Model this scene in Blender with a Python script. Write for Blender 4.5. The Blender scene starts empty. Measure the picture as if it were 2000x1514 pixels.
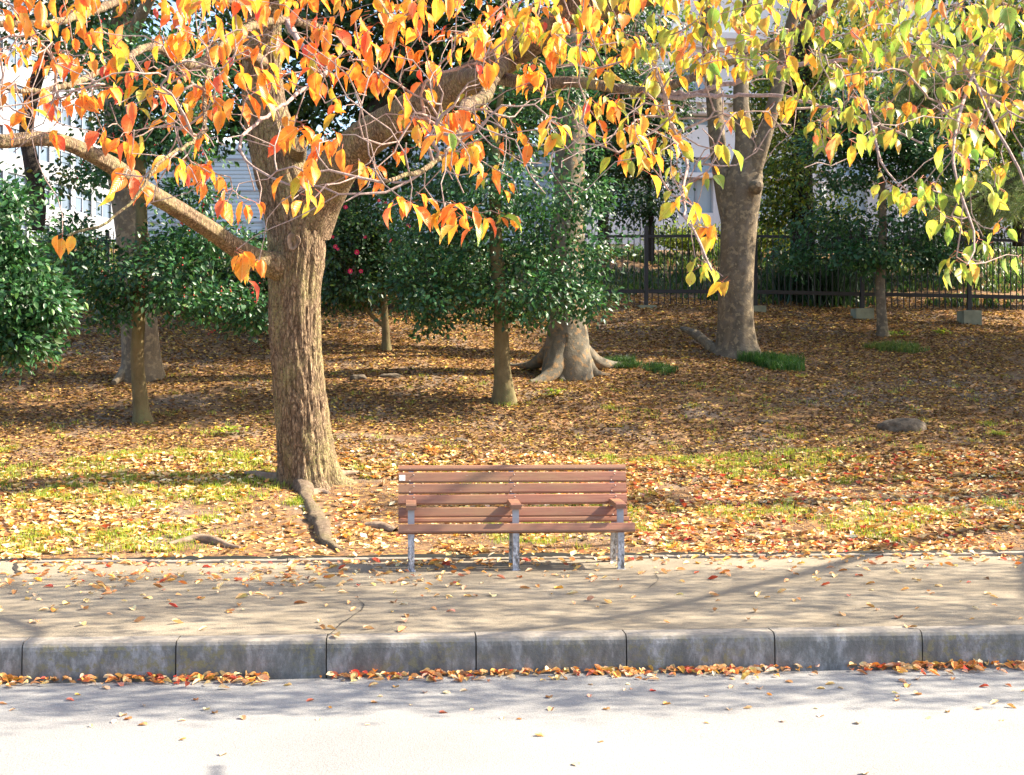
import bpy, math
import numpy as np
from mathutils import Vector

# ------------------------------------------------------------------ camera, sky, sun, exposure
SC = bpy.context.scene
COL = SC.collection
FPX = 2640.0                      # focal length in pixels of a 2000 px wide picture
YAW = math.atan(200.0 / FPX)      # camera turned a little to the right of the kerb's normal
CAMZ = 1.44
cd = bpy.data.cameras.new("camera")
cam = bpy.data.objects.new("camera", cd)
COL.objects.link(cam)
cam.location = (0, 0, CAMZ)
cam.rotation_euler = (math.radians(90), 0, -YAW)
cd.sensor_width = 36.0
cd.lens = FPX / 2000.0 * 36.0
cd.clip_end = 3000
cd.clip_start = 0.05
SC.camera = cam
SUN_EL = math.radians(40)
SUN_AZ = math.radians(4)         # from +X towards +Y
sdir = Vector((math.cos(SUN_EL) * math.cos(SUN_AZ), math.cos(SUN_EL) * math.sin(SUN_AZ), math.sin(SUN_EL)))
W = bpy.data.worlds.new("World")
SC.world = W
W.use_nodes = True
nt = W.node_tree
bgn = nt.nodes.get('Background')
sky = nt.nodes.new('ShaderNodeTexSky')
sky.sky_type = 'NISHITA'
sky.sun_disc = False
sky.sun_elevation = SUN_EL
sky.sun_rotation = math.pi / 2 - SUN_AZ
sky.air_density = 1.0
sky.dust_density = 2.5
sky.ozone_density = 1.5
nt.links.new(sky.outputs[0], bgn.inputs[0])
bgn.inputs[1].default_value = 0.118
ld = bpy.data.lights.new("sun", 'SUN')
ld.energy = 5.0
ld.angle = math.radians(0.55)
ld.color = (1.0, 0.88, 0.70)
sun = bpy.data.objects.new("sun", ld)
COL.objects.link(sun)
sun.rotation_euler = sdir.to_track_quat('Z', 'Y').to_euler()
sun.location = (20, 5, 20)
SC.view_settings.view_transform = 'Standard'
SC.view_settings.look = 'None'
SC.view_settings.exposure = 1.97
SC.view_settings.gamma = 1.0
SC.cycles.max_bounces = 6
SC.cycles.diffuse_bounces = 3
SC.cycles.glossy_bounces = 2
SC.cycles.transmission_bounces = 4
SC.cycles.caustics_reflective = False
SC.cycles.caustics_refractive = False

# ------------------------------------------------------------------ geometry of the place
CY, SY = math.cos(YAW), math.sin(YAW)

def P(px, py, d):
    """world point seen at pixel (px,py) of the 2000x1514 picture at depth d"""
    a = (px - 1000.0) / FPX * d
    return np.array((a * CY + d * SY, -a * SY + d * CY, CAMZ + (757.0 - py) / FPX * d))

def hash2(ix, iy, seed):
    n = (ix.astype(np.int64) * 374761393 + iy.astype(np.int64) * 668265263 + seed * 1442695041) & 0x7fffffff
    n = ((n ^ (n >> 13)) * 1274126177) & 0x7fffffff
    return ((n ^ (n >> 16)) & 0xffff) / 65535.0

def vn(x, y, seed=0):
    x = np.asarray(x, float); y = np.asarray(y, float)
    ix = np.floor(x); iy = np.floor(y)
    fx = x - ix; fy = y - iy
    fx = fx * fx * (3 - 2 * fx); fy = fy * fy * (3 - 2 * fy)
    a = hash2(ix, iy, seed); b = hash2(ix + 1, iy, seed)
    c = hash2(ix, iy + 1, seed); d = hash2(ix + 1, iy + 1, seed)
    return (a * (1 - fx) + b * fx) * (1 - fy) + (c * (1 - fx) + d * fx) * fy

GY = [11.2, 11.8, 13, 14, 15.2, 16.6, 18, 22, 26, 27.5, 31, 34, 40, 70, 400]
GZ = [0.045, 0.10, 0.26, .42, .66, .84, 1.18, 2.1, 3.0, 3.35, 4.2, 5.0, 5.3, 5.4, 5.4]

def gz(x, y):
    x = np.asarray(x, float); y = np.asarray(y, float)
    z = np.interp(y, GY, GZ)
    amp = np.clip((y - 11.4) / 3, 0, 1)
    z = z + amp * ((vn(x * .35, y * .5, 3) - .5) * .16 + (vn(x * 1.3, y * 1.3, 5) - .5) * .05)
    return z + (vn(x * 5, y * 5, 7) - .5) * .02

def G(px, py):
    lo, hi = 5.0, 60.0
    for d in np.arange(10.5, 60, .02):
        p = P(px, py, d)
        if p[1] > 11.3 and p[2] <= gz(p[0], p[1]):
            return p, d
    return P(px, py, 40), 40

def rs(seed): return np.random.default_rng(seed)

# ------------------------------------------------------------------ object helpers
def tag(o, label=None, cat=None, group=None, kind=None):
    if label: o['label'] = label
    if cat: o['category'] = cat
    if group: o['group'] = group
    if kind: o['kind'] = kind
    return o

def empty(name, loc, label, cat, group=None):
    o = bpy.data.objects.new(name, None)
    COL.objects.link(o)
    o.location = Vector([float(v) for v in loc])
    return tag(o, label, cat, group)

class MB:
    """collects polygons with a colour and a uv per vertex, then links them as ONE mesh object"""
    def __init__(s):
        s.v = []; s.f = []; s.c = []; s.u = []; s.n = 0; s.smooth = []
    def add(s, v, f, c=None, u=None, smooth=False):
        v = np.asarray(v, float); f = np.asarray(f, int)
        s.v.append(v); s.f.append(f + s.n); s.n += len(v)
        s.c.append(np.ones((len(v), 3)) if c is None else np.broadcast_to(np.asarray(c, float), (len(v), 3)))
        s.u.append(np.zeros((len(v), 2)) if u is None else np.asarray(u, float))
        s.smooth.append(np.full(len(f), smooth))
        return s
    def box(s, lo, hi, c=None, bev=0):
        x0, y0, z0 = lo; x1, y1, z1 = hi
        if bev <= 0:
            v = [(x0, y0, z0), (x1, y0, z0), (x1, y1, z0), (x0, y1, z0), (x0, y0, z1), (x1, y0, z1), (x1, y1, z1), (x0, y1, z1)]
            f = [(0, 3, 2, 1), (4, 5, 6, 7), (0, 1, 5, 4), (1, 2, 6, 5), (2, 3, 7, 6), (3, 0, 4, 7)]
            return s.add(v, f, c)
        b = bev   # bevel along the long x axis profile
        prof = [(y0 + b, z0), (y1 - b, z0), (y1, z0 + b), (y1, z1 - b), (y1 - b, z1), (y0 + b, z1), (y0, z1 - b), (y0, z0 + b)]
        v = [(x0, p[0], p[1]) for p in prof] + [(x1, p[0], p[1]) for p in prof]
        for i in range(8):
            j = (i + 1) % 8
            s_f = (i, j, j + 8, i + 8)
            if i == 0: F = []
            F.append(s_f)
        s.add(v, F, c)
        s.add(v[:8], [(0, 7, 6, 5), (0, 5, 4, 3), (0, 3, 2, 1)], c)
        s.add(v[8:], [(0, 1, 2, 3), (0, 3, 4, 5), (0, 5, 6, 7)], c)
        return s
    def build(s, name, mat, parent=None):
        v = np.concatenate(s.v); c = np.concatenate(s.c); u = np.concatenate(s.u)
        me = bpy.data.meshes.new(name)
        me.vertices.add(len(v))
        if parent is not None: v = v - np.array(parent.location)
        me.vertices.foreach_set('co', v.astype(np.float32).ravel())
        tot = np.concatenate([np.full(len(f), f.shape[1]) for f in s.f]) 
        loops = np.concatenate([f.ravel() for f in s.f])
        me.loops.add(len(loops))
        me.loops.foreach_set('vertex_index', loops.astype(np.int32))
        me.polygons.add(len(tot))
        start = np.concatenate([[0], np.cumsum(tot)[:-1]])
        me.polygons.foreach_set('loop_start', start.astype(np.int32))
        me.polygons.foreach_set('use_smooth', np.concatenate(s.smooth))
        at = me.attributes.new('Col', 'FLOAT_COLOR', 'POINT')
        at.data.foreach_set('color', np.concatenate([c, np.ones((len(c), 1))], 1).astype(np.float32).ravel())
        uvl = me.uv_layers.new(name='UV')
        uvl.data.foreach_set('uv', u[loops].astype(np.float32).ravel())
        me.update(calc_edges=True)
        me.validate()
        me.materials.append(mat)
        o = bpy.data.objects.new(name, me)
        COL.objects.link(o)
        if parent is not None: o.parent = parent
        return o

def copy_part(o, parent, loc=None):
    c = o.copy(); COL.objects.link(c); c.parent = parent
    if loc is not None: c.location = loc
    return c

def nrm(a): return a / np.maximum(np.linalg.norm(a, axis=-1, keepdims=True), 1e-9)

def crspline(pts, seg):
    """Catmull-Rom resample of rows (x,y,z,r) at about `seg` metres"""
    p = np.asarray(pts, float)
    if len(p) < 2: return p
    q = np.vstack([2 * p[0] - p[1], p, 2 * p[-1] - p[-2]])
    out = []
    for i in range(1, len(q) - 2):
        n = max(1, int(round(np.linalg.norm(q[i + 1, :3] - q[i, :3]) / seg)))
        t = np.arange(n)[:, None] / n
        a, b, c, d = q[i - 1], q[i], q[i + 1], q[i + 2]
        out.append(.5 * (2 * b + (c - a) * t + (2 * a - 5 * b + 4 * c - d) * t * t + (3 * b - a - 3 * c + d) * t ** 3))
    out.append(q[-2][None])
    r = np.vstack(out)
    r[:, 3] = np.maximum(r[:, 3], .0008)
    return r

def tube(mb, pts, rad, sides=8, rough=None, col=None, cap=True, smooth=True):
    """tube along pts; rough(theta, s) gives a relative radius factor"""
    p = np.asarray(pts, float); n = len(p)
    if n < 2: return
    r = np.asarray(rad, float)
    t = np.gradient(p, axis=0); t = nrm(t)
    ref = np.array([0, 1., 0]) if abs(t[0][1]) < .9 else np.array([1., 0, 0])
    u = np.zeros_like(p); cur = ref
    for i in range(n):
        cur = cur - t[i] * cur.dot(t[i]); cur = cur / max(np.linalg.norm(cur), 1e-9); u[i] = cur
    w = np.cross(t, u)
    th = np.arange(sides) / sides * 2 * np.pi
    s = np.concatenate([[0], np.cumsum(np.linalg.norm(np.diff(p, axis=0), axis=1))])
    R = r[:, None] * np.ones(sides)[None]
    if rough is not None: R = R * rough(th[None, :] + 0 * s[:, None], s[:, None] + 0 * th[None, :])
    v = p[:, None, :] + R[..., None] * (np.cos(th)[None, :, None] * u[:, None, :] + np.sin(th)[None, :, None] * w[:, None, :])
    i, j = np.meshgrid(np.arange(n - 1), np.arange(sides), indexing='ij')
    j2 = (j + 1) % sides
    f = np.stack([i * sides + j, i * sides + j2, (i + 1) * sides + j2, (i + 1) * sides + j], -1).reshape(-1, 4)
    uv = np.stack([th[None, :] / (2 * np.pi) + 0 * s[:, None], s[:, None] + 0 * th[None, :]], -1).reshape(-1, 2)
    mb.add(v.reshape(-1, 3), f, col, uv, smooth)
    if cap:
        k = (n - 1) * sides
        vv = np.vstack([v[-1], p[-1][None]])
        mb.add(vv, [(a, (a + 1) % sides, sides) for a in range(sides)], col, None, smooth)

def bark_rough(seed, amp=.06, nth=9, sl=1.2, lobes=.05):
    ph = rs(seed).uniform(0, 6.28, 4)
    def f(th, s):
        # noise periodic in theta: sample on a circle
        x = np.cos(th); y = np.sin(th)
        a = vn(x * nth + 40 + s * .0, y * nth + 40 + 0 * s, seed)
        q = vn(x * nth * .5 + 17 + s * sl * .7, y * nth * .5 + 31 - s * sl, seed + 1)
        k = vn(x * nth + 60 + s * sl * 1.1, y * nth + 5 + s * sl * .3, seed + 2)
        r = 1 - np.abs(2 * k - 1)
        lo = lobes * np.sin(2 * th + ph[0] + s * .5) + lobes * .7 * np.sin(3 * th + ph[1] - s * .8)
        return 1 + lo + amp * (q - .5) * 1.2 + amp * (r - .5)
    return f

def grow(main, tips, tip_r=.002, expo=2.4, seg=.12, wpath=.15, wob=.05, seed=0, minforced=None, sag=0.0):
    """skeleton: hand-laid limbs `main` (rows x,y,z,r), then every tip is joined to the nearest wood"""
    R = rs(seed)
    cap = 400000
    pos = np.zeros((cap, 3)); par = np.full(cap, -1); path = np.zeros(cap); forced = np.zeros(cap); dr = np.zeros((cap, 3))
    n = 0; chains = []
    for ch in main:
        q = crspline(ch, seg)
        k = len(q)
        ids = np.arange(n, n + k)
        pos[ids] = q[:, :3]; forced[ids] = q[:, 3]
        dr[ids] = nrm(np.gradient(q[:, :3], axis=0))
        if n > 0:
            d = np.linalg.norm(pos[:n] - q[0, :3], axis=1); a = int(d.argmin()); par[n] = a; base = path[a] + d[a]
        else: base = 0
        par[ids[1:]] = ids[:-1]
        path[ids] = base + np.concatenate([[0], np.cumsum(np.linalg.norm(np.diff(q[:, :3], axis=0), axis=1))])
        chains.append(('m', None, ids)); n += k
    tips = np.asarray(tips, float)
    if len(tips):
        nm = n
        dm = np.array([np.linalg.norm(pos[:nm] - t, axis=1).min() for t in tips])
        for t in tips[np.argsort(dm)]:
            dv = t - pos[:n]
            d = np.linalg.norm(dv, axis=1)
            al = (dv * dr[:n]).sum(1) / np.maximum(d, 1e-6)
            cost = d * (1.25 - .35 * al) + wpath * path[:n]
            a = int(cost.argmin())
            L = d[a]
            k = max(2, int(round(L / seg)))
            p0 = pos[a]; dirn = dv[a] / max(L, 1e-6)
            t0 = nrm(dr[a] * .6 + dirn * .8 + R.normal(0, .15, 3))
            p1 = p0 + t0 * L * .4
            p2 = t - (dirn + np.array([0, 0, -sag])) * L * .3 + R.normal(0, .08, 3) * L
            u = (np.arange(1, k + 1) / k)[:, None]
            q = (1 - u) ** 3 * p0 + 3 * u * (1 - u) ** 2 * p1 + 3 * u * u * (1 - u) * p2 + u ** 3 * t
            q[:-1] += R.normal(0, wob * seg, (k - 1, 3))
            ids = np.arange(n, n + k)
            pos[ids] = q; par[ids[0]] = a; par[ids[1:]] = ids[:-1]
            full = np.vstack([p0, q]); sl = np.linalg.norm(np.diff(full, axis=0), axis=1)
            path[ids] = path[a] + np.cumsum(sl)
            dr[ids] = nrm(np.diff(full, axis=0))
            chains.append(('t', a, ids)); n += k
    area = np.zeros(n)
    haschild = np.zeros(n, bool)
    haschild[par[:n][par[:n] >= 0]] = True
    area[~haschild] = tip_r ** expo
    for i in range(n - 1, -1, -1):
        if par[i] >= 0: area[par[i]] += area[i]
    rad = area ** (1 / expo)
    rad = np.where(forced[:n] > 0, forced[:n], rad)
    # wood never thicker than what carries it
    out = []
    for kind, a, ids in chains:
        r = rad[ids]
        if kind == 't':
            r = np.minimum(r, rad[a] * .9)
            out.append((kind, np.vstack([pos[a], pos[ids]]), np.concatenate([[r[0]], r])))
            rad[ids] = r
        else: out.append((kind, pos[ids], r))
    return out, pos[:n], dr[:n]

# ------------------------------------------------------------------ leaves
def leaf_template(nl=5, width=.5, tipk=1.25, fold=.12, droop=.25):
    """leaf along +y, length 1, as strips on both sides of the midrib"""
    t = np.linspace(0, 1, nl + 1)
    w = width * .5 * np.sin(np.pi * t ** .8) ** .8 * (1 - .35 * t ** 6)
    w[0] = .01; w[-1] = .0
    w = np.where(t > .82, w * .75, w)
    L = np.stack([-w, t, fold * w / width], 1); M = np.stack([0 * t, t, 0 * t], 1); Rr = np.stack([w, t, fold * w / width], 1)
    v = np.concatenate([L, M, Rr])
    v[:, 2] -= droop * v[:, 1] ** 2
    v[:, 2] += .02 * np.sin(v[:, 1] * 17) * (np.abs(v[:, 0]) > .02)
    k = nl + 1; f = []
    for i in range(nl):
        f.append((i, k + i, k + i + 1, i + 1)); f.append((k + i, 2 * k + i, 2 * k + i + 1, k + i + 1))
    uv = np.stack([v[:, 0] / width + .5, v[:, 1]], 1)
    return v, np.array(f), uv

TEMP_FINE = leaf_template(6, .52, fold=.35, droop=.22)
TEMP_EVER = leaf_template(3, .56, fold=.22, droop=.15)
v5 = np.array([(0, 0, 0), (-.3, .45, .06), (0, .5, 0), (.3, .45, .06), (0, 1, .03)], float)
TEMP_LOW = (v5, np.array([(0, 2, 1), (0, 3, 2), (1, 2, 4), (2, 3, 4)]), np.stack([v5[:, 0] + .5, v5[:, 1]], 1))
TEMP_NEEDLE = (np.array([(-.012, 0, 0), (.012, 0, 0), (0, 1, 0)], float), np.array([(0, 1, 2)]), np.array([(0, 0), (1, 0), (.5, 1)], float))

def frames(d, nup):
    y = nrm(d); x = nrm(np.cross(y, nup)); z = np.cross(x, y)
    return np.stack([x, y, z], -1)     # columns

def put_leaves(mb, pos, d, nup, size, col, temp, curl=None, wscale=None, smooth=True):
    v, f, uv = temp
    n = len(pos)
    F = frames(d, nup)
    T = np.repeat(v[None], n, 0)
    if curl is not None:
        T[..., 2] += curl[:, None] * ((T[..., 1] - .5) ** 2 * 1.0) + (curl[:, None] * T[..., 0] ** 2 * 2)
    if wscale is not None: T[..., 0] *= wscale[:, None]
    T = T * np.asarray(size).reshape(-1, 1, 1)
    V = np.einsum('nij,nkj->nki', F, T) + pos[:, None, :]
    k = len(v)
    FF = (f[None] + (np.arange(n) * k)[:, None, None]).reshape(-1, f.shape[1])
    C = np.repeat(col[:, None, :], k, 1).reshape(-1, 3)
    U = np.tile(uv, (n, 1))
    mb.add(V.reshape(-1, 3), FF, C, U, smooth)

def pal(R, n, cols, w, jit=.15):
    cols = np.array(cols, float); w = np.array(w, float); w /= w.sum()
    c = cols[R.choice(len(cols), n, p=w)]
    c2 = cols[R.choice(len(cols), n, p=w)]
    t = R.uniform(0, .4, (n, 1))
    c = c * (1 - t) + c2 * t
    return np.clip(c * (1 + R.normal(0, jit, (n, 1))) * (1 + R.normal(0, jit * .4, (n, 3))), .003, .95)

# ------------------------------------------------------------------ materials
def new_mat(name):
    m = bpy.data.materials.new(name); m.use_nodes = True
    t = m.node_tree; b = t.nodes['Principled BSDF']
    return m, t, b

def nd(t, typ, **kw):
    n = t.nodes.new(typ)
    for k, v in kw.items():
        if k.startswith('i_'):
            n.inputs[int(k[2:])].default_value = v
        else: setattr(n, k, v)
    return n

def ramp(t, fac, stops):
    r = t.nodes.new('ShaderNodeValToRGB')
    cr = r.color_ramp
    while len(cr.elements) < len(stops): cr.elements.new(.5)
    for e, (p, c) in zip(cr.elements, stops):
        e.position = p; e.color = (*c, 1) if len(c) == 3 else c
    t.links.new(fac, r.inputs[0])
    return r.outputs[0]

def noise(t, scale=(1, 1, 1), s=5, det=6, rough=.6, coord='Object', dist=0):
    tc = t.nodes.new('ShaderNodeTexCoord')
    mp = t.nodes.new('ShaderNodeMapping')
    mp.inputs['Scale'].default_value = scale
    t.links.new(tc.outputs[coord], mp.inputs[0])
    n = t.nodes.new('ShaderNodeTexNoise')
    n.inputs['Scale'].default_value = s; n.inputs['Detail'].default_value = det; n.inputs['Roughness'].default_value = rough
    n.inputs['Distortion'].default_value = dist
    t.links.new(mp.outputs[0], n.inputs['Vector'])
    return n.outputs['Fac']

def mix(t, fac, a, b, mode='MIX'):
    n = t.nodes.new('ShaderNodeMix'); n.data_type = 'RGBA'; n.blend_type = mode
    for s, v in ((0, fac), (6, a), (7, b)):
        if hasattr(v, 'is_linked') or isinstance(v, bpy.types.NodeSocket): t.links.new(v, n.inputs[s])
        else: n.inputs[s].default_value = v if s == 0 else (*v, 1)
    return n.outputs[2]

def bump(t, b, h, strength=.5, dist=.02):
    n = t.nodes.new('ShaderNodeBump'); n.inputs['Strength'].default_value = strength; n.inputs['Distance'].default_value = dist
    t.links.new(h, n.inputs['Height']); t.links.new(n.outputs[0], b.inputs['Normal'])

def leaf_mat(name, rough=.45, trans=.45, spec=.5, veins=True, spots=0.0, tint=1.15):
    m, t, b = new_mat(name)
    a = nd(t, 'ShaderNodeAttribute', attribute_name='Col')
    c = a.outputs['Color']
    if veins:
        uv = t.nodes.new('ShaderNodeUVMap'); uv.uv_map = 'UV'
        sp = t.nodes.new('ShaderNodeSeparateXYZ'); t.links.new(uv.outputs[0], sp.inputs[0])
        ab = nd(t, 'ShaderNodeMath', operation='SUBTRACT'); t.links.new(sp.outputs[0], ab.inputs[0]); ab.inputs[1].default_value = .5
        a2 = nd(t, 'ShaderNodeMath', operation='ABSOLUTE'); t.links.new(ab.outputs[0], a2.inputs[0])
        ma = nd(t, 'ShaderNodeMath', operation='MULTIPLY_ADD'); t.links.new(a2.outputs[0], ma.inputs[0]); ma.inputs[1].default_value = -.9
        t.links.new(sp.outputs[1], ma.inputs[2])
        ms = nd(t, 'ShaderNodeMath', operation='MULTIPLY'); t.links.new(ma.outputs[0], ms.inputs[0]); ms.inputs[1].default_value = 60
        si = nd(t, 'ShaderNodeMath', operation='SINE'); t.links.new(ms.outputs[0], si.inputs[0])
        f = ramp(t, si.outputs[0], [(.0, (0, 0, 0)), (.9, (.0, 0, 0)), (1, (.35, .35, .35))])
        mid = ramp(t, a2.outputs[0], [(0, (.8, .8, .8)), (.035, (0, 0, 0)), (1, (0, 0, 0))])
        fm = mix(t, 1.0, f, mid, 'LIGHTEN')
        light = mix(t, .5, c, (.8, .62, .3))
        c = mix(t, fm, c, light)
        bump(t, b, si.outputs[0], .25, .002)
    if spots > 0:
        n = noise(t, s=90, det=2)
        f = ramp(t, n, [(0, (0, 0, 0)), (.66, (0, 0, 0)), (.70, (1, 1, 1))])
        f2 = mix(t, 1.0, f, (spots, spots, spots), 'MULTIPLY')
        c = mix(t, f2, c, (.10, .05, .02))
        n2 = noise(t, s=26, det=3)
        c = mix(t, ramp(t, n2, [(.38, (0, 0, 0)), (.62, (.85, .85, .85))]), c, mix(t, 1.0, c, (1.05, .66, .55), 'MULTIPLY'))
        n5 = noise(t, s=14, det=2)
        c = mix(t, ramp(t, n5, [(.55, (0, 0, 0)), (.72, (.55, .55, .55))]), c, mix(t, 1.0, c, (.85, 1.35, 1.2), 'MULTIPLY'))
    t.links.new(c, b.inputs['Base Color'])
    b.inputs['Roughness'].default_value = rough
    b.inputs['Specular IOR Level'].default_value = spec
    tr = t.nodes.new('ShaderNodeBsdfTranslucent')
    c2 = mix(t, 1.0, c, (tint, tint, tint * .8), 'MULTIPLY')
    t.links.new(c2, tr.inputs[0])
    mx = t.nodes.new('ShaderNodeMixShader'); mx.inputs[0].default_value = trans
    t.links.new(b.outputs[0], mx.inputs[1]); t.links.new(tr.outputs[0], mx.inputs[2])
    out = t.nodes['Material Output']; t.links.new(mx.outputs[0], out.inputs[0])
    return m

def bark_mat(name, dark, light, lich=None, sc=(14, 14, 3), bstr=.8, patch=None, lam=.45):
    m, t, b = new_mat(name)
    n = noise(t, sc, 1.6, 8, .65, dist=.4)
    c = ramp(t, n, [(.3, dark), (.52, tuple((a + b_) / 2 for a, b_ in zip(dark, light))), (.68, light)])
    if lich:
        n2 = noise(t, (1, 1, .5), 3.5, 5, .6)
        n3 = noise(t, (1, 1, 1), 45, 3, .7)
        f = mix(t, 1.0, ramp(t, n2, [(lam, (0, 0, 0)), (lam + .2, (1, 1, 1))]), ramp(t, n3, [(.4, (.1, .1, .1)), (.6, (.9, .9, .9))]), 'MULTIPLY')
        c = mix(t, f, c, lich)
    if patch:
        n4 = noise(t, (1, 1, 1), 14, 3, .5)
        c = mix(t, ramp(t, n4, [(.56, (0, 0, 0)), (.60, (.8, .8, .8))]), c, patch)
    t.links.new(c, b.inputs['Base Color'])
    b.inputs['Roughness'].default_value = .9
    b.inputs['Specular IOR Level'].default_value = .2
    nn = noise(t, (sc[0] * 1.5, sc[1] * 1.5, sc[2] * 2), 2.2, 8, .7, dist=.6)
    bump(t, b, nn, bstr, .04)
    return m

def flat_mat(name, col, rough=.8, var=.15, s=8, bstr=.1, bs=60, metal=0, scale=(1, 1, 1), spec=.4):
    m, t, b = new_mat(name)
    n = noise(t, scale, s, 6, .6)
    lo = tuple(x * (1 - var) for x in col); hi = tuple(min(1, x * (1 + var)) for x in col)
    t.links.new(ramp(t, n, [(.3, lo), (.7, hi)]), b.inputs['Base Color'])
    b.inputs['Roughness'].default_value = rough; b.inputs['Metallic'].default_value = metal
    b.inputs['Specular IOR Level'].default_value = spec
    if bstr: bump(t, b, noise(t, scale, bs, 4, .6), bstr, .01)
    return m

M = {}
M['cherry_leaf'] = leaf_mat('cherry_leaf', .38, .5, .5, True, .9, 1.2)
M['ever_leaf'] = leaf_mat('evergreen_leaf', .40, .25, .45, False, 0, 1.6)
M['soft_leaf'] = leaf_mat('soft_leaf', .5, .45, .4, False, 0, 1.3)
M['litter'] = leaf_mat('litter_leaf', .6, .12, .3, False, 0, 1)
M['paving_leaf'] = leaf_mat('paving_leaf', .6, .15, .3, True, .5, 1)
M['grass'] = leaf_mat('grass_blade', .45, .4, .4, False, 0, 1.3)
M['cherry_bark'] = bark_mat('cherry_bark', (.045, .028, .018), (.27, .19, .12), (.24, .22, .08), (16, 16, 6.5), 1.0)
M['twig'] = bark_mat('twig_bark', (.20, .14, .12), (.50, .37, .32), None, (30, 30, 30), .4)
M['grey_bark'] = bark_mat('grey_bark', (.085, .068, .046), (.19, .155, .115), (.22, .16, .09), (4, 4, 3), .45, (.27, .21, .13))
M['buttress_bark'] = bark_mat('buttress_bark', (.085, .075, .055), (.19, .165, .125), None, (4, 4, 3), .4, (.27, .17, .085))
M['smooth_bark'] = bark_mat('smooth_bark', (.10, .075, .035), (.20, .15, .075), (.15, .15, .06), (6, 6, 3), .35)
M['dark_bark'] = bark_mat('dark_bark', (.018, .014, .011), (.065, .05, .04), None, (10, 10, 3), .8)
M['cherry_root'] = bark_mat('cherry_root_bark', (.10, .068, .045), (.33, .25, .175), (.22, .19, .09), (16, 16, 16), 1.0)
M['root_bark'] = bark_mat('root_bark', (.15, .10, .07), (.36, .27, .19), None, (7, 7, 7), .5)

def plated_bark():
    m, t, b = new_mat('plated_cherry_bark')
    tc = t.nodes.new('ShaderNodeTexCoord'); mp = t.nodes.new('ShaderNodeMapping'); mp.inputs['Scale'].default_value = (1, 1, .30)
    t.links.new(tc.outputs['Object'], mp.inputs[0])
    nz = t.nodes.new('ShaderNodeTexNoise'); nz.inputs['Scale'].default_value = 9; nz.inputs['Detail'].default_value = 5
    t.links.new(mp.outputs[0], nz.inputs['Vector'])
    ad = nd(t, 'ShaderNodeVectorMath', operation='MULTIPLY_ADD'); t.links.new(nz.outputs['Color'], ad.inputs[0]); ad.inputs[1].default_value = (.12, .12, .12); t.links.new(mp.outputs[0], ad.inputs[2])
    v = t.nodes.new('ShaderNodeTexVoronoi'); v.feature = 'DISTANCE_TO_EDGE'; v.inputs['Scale'].default_value = 24; t.links.new(ad.outputs[0], v.inputs['Vector'])
    v2 = t.nodes.new('ShaderNodeTexVoronoi'); v2.feature = 'DISTANCE_TO_EDGE'; v2.inputs['Scale'].default_value = 55; t.links.new(ad.outputs[0], v2.inputs['Vector'])
    e1 = ramp(t, v.outputs['Distance'], [(0, (0, 0, 0)), (.16, (1, 1, 1))]); e2 = ramp(t, v2.outputs['Distance'], [(0, (.3, .3, .3)), (.2, (1, 1, 1))])
    h = mix(t, 1.0, e1, e2, 'MULTIPLY')
    fine = noise(t, (1, 1, .6), 60, 6, .75)
    c = ramp(t, fine, [(.3, (.14, .09, .055)), (.5, (.29, .20, .125)), (.7, (.45, .34, .22))])
    c = mix(t, h, (.07, .045, .028), c)
    n2 = noise(t, (1, 1, .5), 3.5, 5, .6); n3 = noise(t, (1, 1, 1), 50, 4, .7)
    f = mix(t, 1.0, ramp(t, n2, [(.45, (0, 0, 0)), (.62, (1, 1, 1))]), ramp(t, n3, [(.42, (0, 0, 0)), (.58, (.9, .9, .9))]), 'MULTIPLY')
    c = mix(t, f, c, (.27, .235, .10))
    t.links.new(c, b.inputs['Base Color']); b.inputs['Roughness'].default_value = .9; b.inputs['Specular IOR Level'].default_value = .2
    hh = mix(t, .4, h, mix(t, 1.0, fine, (1, 1, 1), 'MULTIPLY'))
    bump(t, b, hh, .9, .014)
    return m
M['cherry_bark'] = plated_bark()

# ground under the leaves: brown soil with leaf crumbs
def ground_mat():
    m, t, b = new_mat('soil_with_leaf_crumbs')
    tc = t.nodes.new('ShaderNodeTexCoord')
    v = t.nodes.new('ShaderNodeTexVoronoi'); v.inputs['Scale'].default_value = 26; v.inputs['Randomness'].default_value = 1
    mp = t.nodes.new('ShaderNodeMapping'); mp.inputs['Scale'].default_value = (1, 1.4, 1)
    t.links.new(tc.outputs['Object'], mp.inputs[0]); t.links.new(mp.outputs[0], v.inputs['Vector'])
    sp = t.nodes.new('ShaderNodeSeparateColor'); t.links.new(v.outputs['Color'], sp.inputs[0])
    leafc = ramp(t, sp.outputs[0], [(0, (.06, .03, .015)), (.45, (.14, .07, .03)), (.8, (.30, .15, .05)), (1, (.42, .26, .08))])
    soil = ramp(t, noise(t, s=14, det=8, rough=.7), [(.3, (.09, .06, .04)), (.7, (.26, .19, .13))])
    c = mix(t, ramp(t, noise(t, s=.9, det=4), [(.38, (0, 0, 0)), (.5, (.75, .75, .75))]), soil, leafc)
    t.links.new(c, b.inputs['Base Color']); b.inputs['Roughness'].default_value = .95
    b.inputs['Specular IOR Level'].default_value = .1
    bump(t, b, noise(t, s=40, det=6), .7, .02)
    return m
M['ground'] = ground_mat()

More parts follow.
